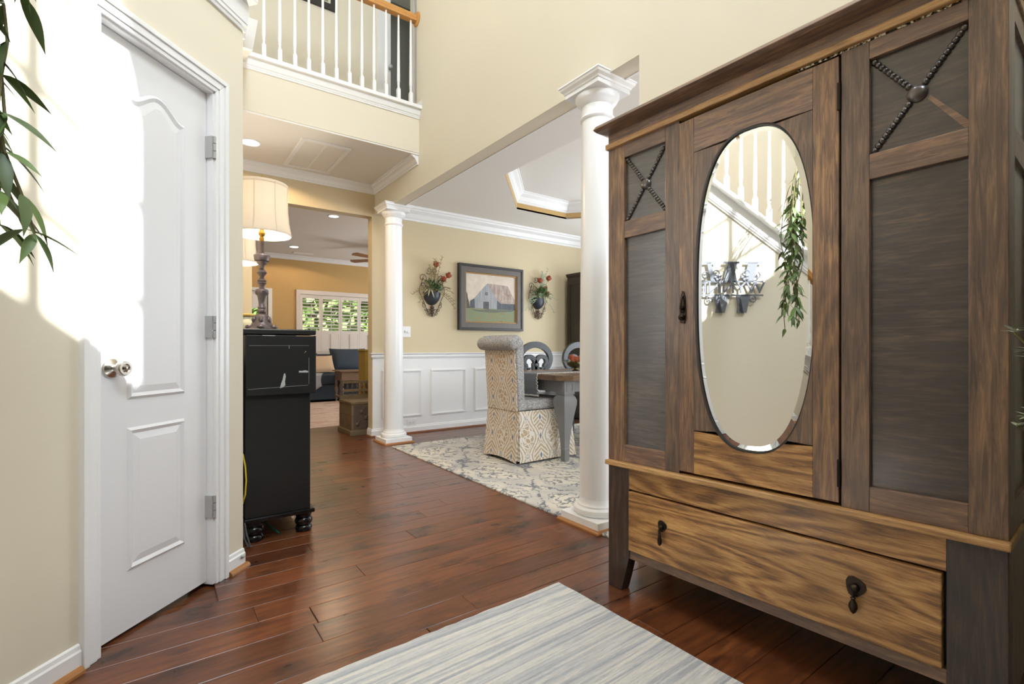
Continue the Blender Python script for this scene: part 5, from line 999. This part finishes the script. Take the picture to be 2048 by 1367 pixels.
# glazed back door
d4 = struct(MB().ring([(0.95, 0), (1.85, 0), (1.85, 2.14), (0.95, 2.14)], [(1.02, 0), (1.78, 0), (1.78, 2.08), (1.02, 2.08)], lambda u, v, d: (u, WY - 0.02 + 0.12 * d, v)).build('door_4', 'trim')); PM[d4.name] = Matrix.Identity(4)
MB().ring([(1.025, 0.01), (1.775, 0.01), (1.775, 2.075), (1.025, 2.075)], [(1.14, 1.05), (1.62, 1.05), (1.62, 1.75), (1.14, 1.75)], lambda u, v, d: (u, WY + 0.03 + 0.04 * d, v)).build('door_leaf', 'trim', d4); bx(1.14, 1.62, WY + .045, WY + .05, 1.05, 1.75).build('door_glass', 'glass', d4)
for z in (1.28, 1.51): bx(1.14, 1.62, WY + .04, WY + .055, z - .01, z + .01).build('muntin', 'trim', d4)
bx(1.69, 1.72, WY + 0.005, WY + 0.03, 0.95, 1.3).build('door_handle', 'bronze', d4)
vt = thing('ceiling_vent', 'white supply vent in the living room ceiling', 'vent', (2.35, 9.95, 2.8198)); bx(2.15, 2.55, 9.86, 10.02, 2.812, 2.8198).build('plate', 'ceiling', vt)
for k in range(4): bx(2.17, 2.53, 9.878 + k * .034, 9.893 + k * .034, 2.808, 2.8121).build('slat', 'trim', vt)
# garden
struct(bx(-6, 12, 10.5, 24, -0.2, -0.1).build('ground', 'lawn'))
rr = random.Random(5); m = MB(); m2 = MB()
for i in range(11000):
    p = Vector((rr.uniform(0.0, 6.5), rr.uniform(12.2, 13.4), rr.uniform(-0.1, 3.8))); d = Vector((rr.gauss(0, 1), rr.gauss(0, 1), rr.gauss(0, 1))).normalized(); u = d.orthogonal().normalized() * rr.uniform(.10, .20); v = d.cross(u).normalized() * rr.uniform(.06, .11)
    (m if i % 3 else m2).add([p - u, p + v, p + u, p - v], [(0, 1, 2, 3)])
hg = thing('hedge', 'leafy green hedge outside the shuttered living room window', 'hedge', (3.5, 13.0, -0.1))
a = m.build('dark_foliage', 'hedge_dark', hg, recalc=False); a['kind'] = 'stuff'; a = m2.build('light_foliage', 'hedge_light', hg, recalc=False); a['kind'] = 'stuff'
for x in (0.8, 2.4, 4.0, 5.6): MB().tube([(x, 13.0, -0.1), (x + .05, 13.0, 1.2), (x - .05, 13.05, 2.6)], [0.06, 0.05, 0.03], 8).build('trunk', 'bark', hg)
# sofa
so = thing('sofa', 'navy slipcovered sofa beneath the shuttered window', 'sofa', (3.0, 9.7, 0)); SY = 9.30
bx(1.75, 4.35, SY, 10.16, 0.02, 0.30).build('skirt', 'navy', so, bevel=0.02); bx(1.95, 3.05, SY - 0.02, 9.95, 0.302, 0.50).build('seat_cushion', 'navy', so, bevel=0.05, bseg=4); bx(3.06, 4.15, SY - 0.02, 9.95, 0.302, 0.50).build('seat_cushion', 'navy', so, bevel=0.05, bseg=4)
bx(1.75, 4.35, 9.95, 10.18, 0.302, 0.86).build('back', 'navy', so, bevel=0.05, bseg=4); bx(1.75, 1.94, SY, 9.95, 0.302, 0.62).build('arm', 'navy', so, bevel=0.05, bseg=4); bx(4.16, 4.35, SY, 9.95, 0.302, 0.62).build('arm', 'navy', so, bevel=0.05, bseg=4)
def cushion(name, c, wx, hz, th, tilt, rz, mat, label, grp=None):
    m = MB(); N = 12
    def f(u, v): e = (1 - abs(u) ** 3.2) * (1 - abs(v) ** 3.2); return max(0, e) ** 0.5
    vs = []
    for sd in (1, -1):
        for i in range(N + 1):
            for j in range(N + 1):
                u, v = -1 + 2 * i / N, -1 + 2 * j / N; pin = 1 - 0.06 * (abs(u * v))
                x, z, y = u * wx / 2 * (1 + 0.05 * abs(v) ** 3), v * hz / 2 * (1 + 0.05 * abs(u) ** 3), -sd * th / 2 * f(u, v)
                vs.append((x, y, z))
    fs = []; n2 = (N + 1) ** 2
    for i in range(N):
        for j in range(N):
            a = i * (N + 1) + j; fs.append((a, a + 1, a + N + 2, a + N + 1)); fs.append((n2 + a, n2 + a + N + 1, n2 + a + N + 2, n2 + a + 1))
    Mx = Matrix.Translation(Vector(c)) @ Matrix.Rotation(rz, 4, 'Z') @ Matrix.Rotation(tilt, 4, 'X'); m.add([tuple(Mx @ Vector(v)) for v in vs], fs)
    o = m.build(name, mat, smooth=60); return tag(o, label, 'cushion', grp)
cushion('back_cushion', (3.17, 9.78, 0.745), 0.70, 0.46, 0.24, R(-18), 0, 'navy', 'large navy cushion leaning on the sofa back')
cushion('throw_pillow', (2.56, 9.56, 0.68), 0.50, 0.36, 0.15, R(-32), R(4), 'tan_linen', 'tan linen throw pillow on the navy sofa')
cushion('back_cushion', (2.25, 9.78, 0.70), 0.62, 0.36, 0.20, R(-14), 0, 'navy', 'navy cushion behind the tan throw pillow')
m = MB(); N = 14; vs = []
for i in range(N + 1):
    for j in range(9):
        f, g = i / N, j / 8
        if f < 0.55: y, z = 9.42 - 0.15 * f / 0.55, 0.507
        else: y, z = 9.268 - 0.008, 0.505 - 0.30 * (f - 0.55) / 0.45 * (0.7 + 0.3 * math.sin(g * 3))
        vs.append((2.12 + 0.40 * g + 0.03 * math.sin(f * 6), y - 0.006 * math.cos(g * 12), z + 0.005 * math.cos(g * 14)))
m.add(vs, [(i * 9 + j, i * 9 + j + 1, (i + 1) * 9 + j + 1, (i + 1) * 9 + j) for i in range(N) for j in range(8)])
th_ = m.build('throw_blanket', 'throw_grey', smooth=60, recalc=False); tag(th_, 'pale grey throw draped over the sofa seat edge', 'throw')
th_.modifiers.new('solid', 'SOLIDIFY').thickness = 0.006
# end table in front of sofa
et = thing('side_table', 'brown wooden table with turned legs in front of the sofa', 'table', (3.1, 8.95, 0.01))
bx(2.68, 3.55, 8.72, 9.20, 0.555, 0.58).build('table_top', 'brown_table', et, bevel=0.004)
for (a, b, c_, d) in ((2.72, 3.5, 8.76, 8.78), (2.72, 3.5, 9.14, 9.16), (2.72, 2.74, 8.78, 9.14), (3.48, 3.5, 8.78, 9.14)): bx(a, b, c_, d, 0.40, 0.554).build('apron', 'brown_table', et)
for x in (2.735, 3.485):
    for y in (8.785, 9.135):
        MB().lathe([(0.014, 0.0), (0.02, 0.03), (0.018, 0.06), (0.026, 0.07), (0.026, 0.12), (0.018, 0.13), (0.024, 0.17), (0.034, 0.21), (0.030, 0.25), (0.018, 0.27), (0.024, 0.29), (0.024, 0.45)], (x, y, 0.010), 12).build('leg', 'brown_table', et, smooth=40)
for y in (8.785, 9.135): bx(2.735, 3.485, y - .012, y + .012, 0.09, 0.115).build('stretcher', 'brown_table', et)
bx(2.723, 2.747, 8.785, 9.135, 0.09, 0.115).build('stretcher', 'brown_table', et)
tag(bx(3.10, 3.30, 8.80, 8.98, 0.5805, 0.64).build('wooden_box', 'brown_table', bevel=0.004), 'small brown box on the living room table', 'box')
# carved bench
bn = thing('carved_bench', 'carved wooden box bench just inside the living room opening', 'bench', (2.05, 5.62, 0))
bx(1.77, 2.36, 5.405, 5.86, 0.0, 0.055).build('plinth', 'worn_wood', bn, bevel=0.004); bx(1.795, 2.34, 5.43, 5.84, 0.055, 0.215).build('lower_box', 'worn_wood', bn, bevel=0.003); bx(1.795, 2.34, 5.43, 5.84, 0.218, 0.345).build('upper_box', 'worn_wood', bn, bevel=0.003); bx(1.785, 2.35, 5.42, 5.85, 0.346, 0.375).build('lid', 'worn_wood', bn, bevel=0.004)
cvp = bx(1.82, 2.32, 5.424, 5.43, 0.075, 0.335).build('carved_panel', 'carved_wood', bn)
for i in range(9):
    m = MB(); cx_, cz_ = 1.86 + 0.05 * i, 0.12 + 0.07 * ((i * 2) % 3); m.sphere((cx_, 5.424, cz_), 0.026, 8, 5, (1, 0.35, 1)); m.tube([(cx_, 5.42, cz_), (cx_ + .03, 5.418, cz_ + .05)], 0.007, 5); m.build('carving', 'carved_wood', bn, smooth=50)
bk = MB(); bk.box(1.80, 2.34, 5.862, 5.892, 0.0, 0.42); bk.build('back_base', 'worn_wood', bn)
bx(1.80, 2.34, 5.862, 5.892, 0.455, 0.485).build('back_rail', 'worn_wood', bn); bx(1.80, 2.34, 5.862, 5.892, 0.555, 0.585).build('back_rail', 'worn_wood', bn)
for i in range(9): MB().lathe([(0.006, 0.42), (0.012, 0.435), (0.006, 0.455), (0.006, 0.485), (0.013, 0.50), (0.016, 0.52), (0.010, 0.54), (0.006, 0.556)], (1.83 + i * .06, 5.877, 0), 8).build('spindle', 'carved_wood', bn, smooth=50)
for x in (1.80, 2.31): bx(x, x + .03, 5.86, 5.895, 0.42, 0.60).build('back_post', 'carved_wood', bn)
tag(MB().box(2.13, 2.52, 5.94, 6.17, 0.0, 0.945).box(2.12, 2.53, 5.93, 6.18, 0.945, 0.965).build('mustard_cabinet', 'mustard', bevel=0.003), 'mustard yellow painted cabinet behind the carved bench', 'cabinet')
# ceiling fan
fn = thing('ceiling_fan', 'ceiling fan with brown wooden blades in the living room', 'fan', (3.42, 8.55, 2.82)); MB().lathe([(0.06, 2.82), (0.06, 2.79), (0.015, 2.77), (0.015, 2.68), (0.09, 2.66), (0.11, 2.60), (0.09, 2.54), (0.04, 2.50), (0.001, 2.49)], (3.42, 8.55, 0), 24, cap=False).build('motor', 'bronze', fn, smooth=40)
for i in range(5):
    a = R(200 + 72 * i); ca, sa = math.cos(a), math.sin(a); MB().prism([(0.10, -0.03), (0.25, -0.06), (0.66, -0.075), (0.70, 0.0), (0.66, 0.075), (0.25, 0.06), (0.10, 0.03)], lambda u, v, d: (3.42 + u * ca - v * sa, 8.55 + u * sa + v * ca, 2.60 + 0.008 * d + 0.15 * v)).build('blade', 'fan_wood', fn)

# ================================================================ SIGN ON THE STAIR WALL (seen in the mirror)
sg = thing('monogram_sign', 'grey metal letter W sign with the word WYNNE on the stair wall', 'sign', DG(-0.71, 1.40, -0.02))
SC = (-0.735, 1.425)
def sp_(u, v, d): return DG(SC[0] + u, SC[1] + v, -0.022 + 0.006 * d)
m = MB()
def stroke(a, b, w_): 
    m.prism([(a[0] - w_ / 2, a[1]), (a[0] + w_ / 2, a[1]), (b[0] + w_ / 2, b[1]), (b[0] - w_ / 2, b[1])], sp_)
def wstroke(a, b, w_):
    for z0, z1 in ((0.185, 0.040), (-0.050, -0.185)):
        f0 = (0.185 - z0) / 0.37; f1 = (0.185 - z1) / 0.37
        stroke((a[0] + (b[0] - a[0]) * f0, z0), (a[0] + (b[0] - a[0]) * f1, z1), w_)
wstroke((-0.16, 0.185), (-0.075, -0.185), 0.072); wstroke((0.0, 0.185), (-0.075, -0.185), 0.030); wstroke((-0.01, 0.185), (0.085, -0.185), 0.072); wstroke((0.165, 0.185), (0.085, -0.185), 0.032)
for (a, b) in ((-0.225, -0.10), (-0.06, 0.06), (0.115, 0.225)): m.prism([(a, 0.178), (b, 0.178), (b, 0.192), (a, 0.192)], sp_)
m.build('letter', 'sign_metal', sg)
m = MB(); 
for z in (0.045, -0.055): m.prism([(-0.235, z - .006), (0.235, z - .006), (0.235, z + .006), (-0.235, z + .006)], sp_)
m.build('bar', 'sign_metal', sg)
def text_mesh(body, size, ext):
    cu_ = bpy.data.curves.new('lettering', 'FONT'); cu_.body = body; cu_.size = size; cu_.extrude = ext; cu_.align_x = 'CENTER'; cu_.align_y = 'CENTER'; cu_.resolution_u = 3
    ob = bpy.data.objects.new('lettering', cu_); C.objects.link(ob); dg = bpy.context.evaluated_depsgraph_get(); me = bpy.data.meshes.new_from_object(ob.evaluated_get(dg)); C.objects.unlink(ob); bpy.data.objects.remove(ob); return me
me = text_mesh('WYNNE', 0.115, 0.004); me.name = 'lettering'; me.materials.clear(); me.materials.append(MATS['sign_metal'])
for v in me.vertices: v.co = Vector(DG(SC[0] + v.co.x * 1.15, SC[1] - 0.005 + v.co.y * 1.0, -0.024 - v.co.z))
lo_ = bpy.data.objects.new('lettering', me); C.objects.link(lo_); lo_.parent = sg; lo_.matrix_parent_inverse = PM[sg.name].inverted()
m = MB()
for sgn in (-1, 1):
    for (c, r0, r1, a0, tn) in (((0.155, -0.085), 0.006, 0.030, 0.0, 1.2), ((0.19, 0.09), 0.006, 0.03, 1.0, 1.2), ((0.115, 0.105), 0.005, 0.028, 2.0, 1.2)):
        m.tube([DG(SC[0] + sgn * a, SC[1] + b, -0.019) for a, b in spiral(c, r0, r1, a0, tn)], 0.005, 5)
    for i in range(5): a = i * 1.25; m.sphere(DG(SC[0] + sgn * 0.10 + 0.018 * math.cos(a), SC[1] + 0.075 + 0.018 * math.sin(a), -0.019), 0.014, 6, 4)
m.build('flourish', 'sign_metal', sg)
for u in (-0.18, 0.18): MB().tube([DG(SC[0] + u, SC[1] + 0.045, -0.016), DG(SC[0] + u, SC[1] + 0.045, 0.0)], 0.004, 6).build('standoff', 'sign_metal', sg)

# ================================================================ HANGING GREENERY
def leaf_mesh(nm, L, W_, mat):
    mb = MB(); N = 8; vs = []
    for i in range(N + 1):
        f = i / N; ww = W_ / 2 * (math.sin(PI * min(1, f * 1.02) ** 0.8)) * (1 - 0.25 * f); z = -0.22 * L * f * f
        vs += [(-ww, L * f, z + 0.25 * ww), (0, L * f, z), (ww, L * f, z + 0.25 * ww)]
    mb.add(vs, [q for i in range(N) for q in ((3 * i, 3 * i + 1, 3 * i + 4, 3 * i + 3), (3 * i + 1, 3 * i + 2, 3 * i + 5, 3 * i + 4))])
    me = bpy.data.meshes.new(nm); me.from_pydata(mb.v, [], mb.f); me.materials.append(MATS[mat]); me.polygons.foreach_set('use_smooth', [True] * len(me.polygons)); return me
LV = [leaf_mesh('leaf', 0.082, 0.023, 'leaf'), leaf_mesh('leaf', 0.070, 0.020, 'leaf_dark'), leaf_mesh('leaf', 0.092, 0.025, 'leaf_dark')]
gv = thing('hanging_vine', 'trailing green artificial vine hanging from the stair handrail', 'vine', (-0.42, 1.28, 1.6))
rr = random.Random(21); stems = MB(); count = 0
anchor = Vector((-0.80, 1.22, 2.30))
for si in range(13):
    hx = Vector((-0.222 + rr.uniform(-.06, .06), 1.16 + rr.uniform(-.06, .06), 0)); top = rr.uniform(1.72, 2.0); bot = (rr.uniform(1.10, 1.28) if si < 8 else rr.uniform(1.5, 1.75))
    p0 = anchor + Vector((rr.uniform(-.06, .06), rr.uniform(-.06, .06), rr.uniform(-.05, .03))); p1 = Vector((hx.x - .12, hx.y, top + 0.28)); p2 = Vector((hx.x - 0.06, hx.y, top)); p3 = Vector((hx.x + rr.uniform(-.03, .05), hx.y + rr.uniform(-.04, .04), bot))
    pts = [p0.lerp(p1, f) * (1 - f) + p1.lerp(p2, f) * f for f in [k / 7 for k in range(8)]] + [p2.lerp(p3, k / 9) + Vector((0.012 * math.sin(k * 1.1 + si), 0.012 * math.cos(k * 0.9 + si), 0)) for k in range(1, 10)]
    stems.tube(pts, 0.0026, 5)
    for k in range(5, len(pts)):
        dens = 2 if k > 9 else 1
        for q in range(dens):
            if count >= 298: break
            a = rr.uniform(0, 2 * PI)
            o = bpy.data.objects.new('leaf', LV[rr.randrange(3)]); C.objects.link(o); o.parent = gv; o.matrix_parent_inverse = PM[gv.name].inverted(); o.location = pts[k]
            o.rotation_euler = (R(rr.uniform(-65, -15)), R(rr.uniform(-25, 25)), a); s_ = rr.uniform(0.75, 1.15); o.scale = (s_, s_, s_); count += 1
stems.build('stem', 'stem', gv)
iv = thing('trailing_ivy', 'small green ivy trailing on top of the armoire', 'ivy', AP(0.35, 1.893, 0.22))
MB().tube([AP(0.38, 1.897, 0.22), AP(0.25, 1.99, 0.24), (1.84, 1.40, 2.08), (1.84, 1.52, 2.10), (1.83, 1.63, 2.095)], [0.003, 0.003, 0.0025, 0.002, 0.001], 5).build('stem', 'leaf', iv)
m = MB(); rr = random.Random(8)
for i in range(14): a = rr.uniform(0, 6.28); leaf_blade(m, AP(0.35 + rr.uniform(-.06, .2), 1.93, 0.24), (math.cos(a), math.sin(a), 0.15), 0.05, 0.022)
m.build('leaves', 'leaf', iv, recalc=False)
# silvery plant in a floor vase beside the armoire
fp = thing('floor_vase', 'dark floor vase of silvery green foliage beside the armoire', 'vase', (1.70, 0.05, 0))
MB().lathe([(0.06, 0), (0.085, 0.01), (0.10, 0.12), (0.095, 0.30), (0.06, 0.46), (0.045, 0.52), (0.055, 0.56), (0.045, 0.56), (0.035, 0.52), (0.001, 0.5)], (1.70, 0.05, 0), 24).build('vase', 'vase', fp, smooth=40)
m = MB(); st = MB(); rr = random.Random(3)
for i in range(16):
    tip = Vector((1.548 + rr.uniform(-.02, .012), 0.208 + rr.uniform(-.03, .018), rr.uniform(0.80, 1.03))) if i % 2 else Vector((1.62 + rr.uniform(-.045, .07), 0.13 + rr.uniform(-.08, .03), rr.uniform(0.78, 1.05))); p0 = Vector((1.70, 0.05, 0.54)); pts = [p0.lerp(tip, f) + Vector((0, 0, 0.06 * math.sin(PI * f))) for f in [k / 7 for k in range(8)]]; st.tube(pts, 0.0025, 5)
    for k in range(2, 8):
        for q in range(5):
            a = rr.uniform(0, 2 * PI); leaf_blade(m, pts[k], (math.cos(a), math.sin(a), rr.uniform(0.1, 0.9)), rr.uniform(0.02, 0.04), 0.009)
st.build('stems', 'stem', fp); m.build('foliage', 'leaf_silver', fp, recalc=False)
# lantern shaped lamp added unseen above the frame to light the foyer
fx = thing('foyer_fill_lamp', 'added lantern shaped fill lamp, unseen high above the entry', 'fill light', (0.5, 1.3, 5.7))
MB().tube([(0.5, 1.3, 5.7), (0.5, 1.3, 4.95)], 0.006, 6).build('chain', 'bronze', fx); MB().lathe([(0.02, 4.95), (0.12, 4.90), (0.16, 4.86), (0.15, 4.85), (0.02, 4.93)], (0.5, 1.3, 0), 16, cap=False).build('canopy', 'bronze', fx); MB().lathe([(0.15, 4.46), (0.16, 4.46), (0.16, 4.48), (0.15, 4.48), (0.15, 4.46)], (0.5, 1.3, 0), 16, cap=False).build('lower_ring', 'bronze', fx)
for k in range(6): a = k * PI / 3; MB().tube([(0.5 + .155 * math.cos(a), 1.3 + .155 * math.sin(a), 4.47), (0.5 + .155 * math.cos(a), 1.3 + .155 * math.sin(a), 4.86)], 0.006, 5).build('bar', 'bronze', fx)
lamp('foyer_fill_bulb', 'POINT', (0.5, 1.3, 4.66), 70, (0.93, 0.96, 1.0), radius=0.10)
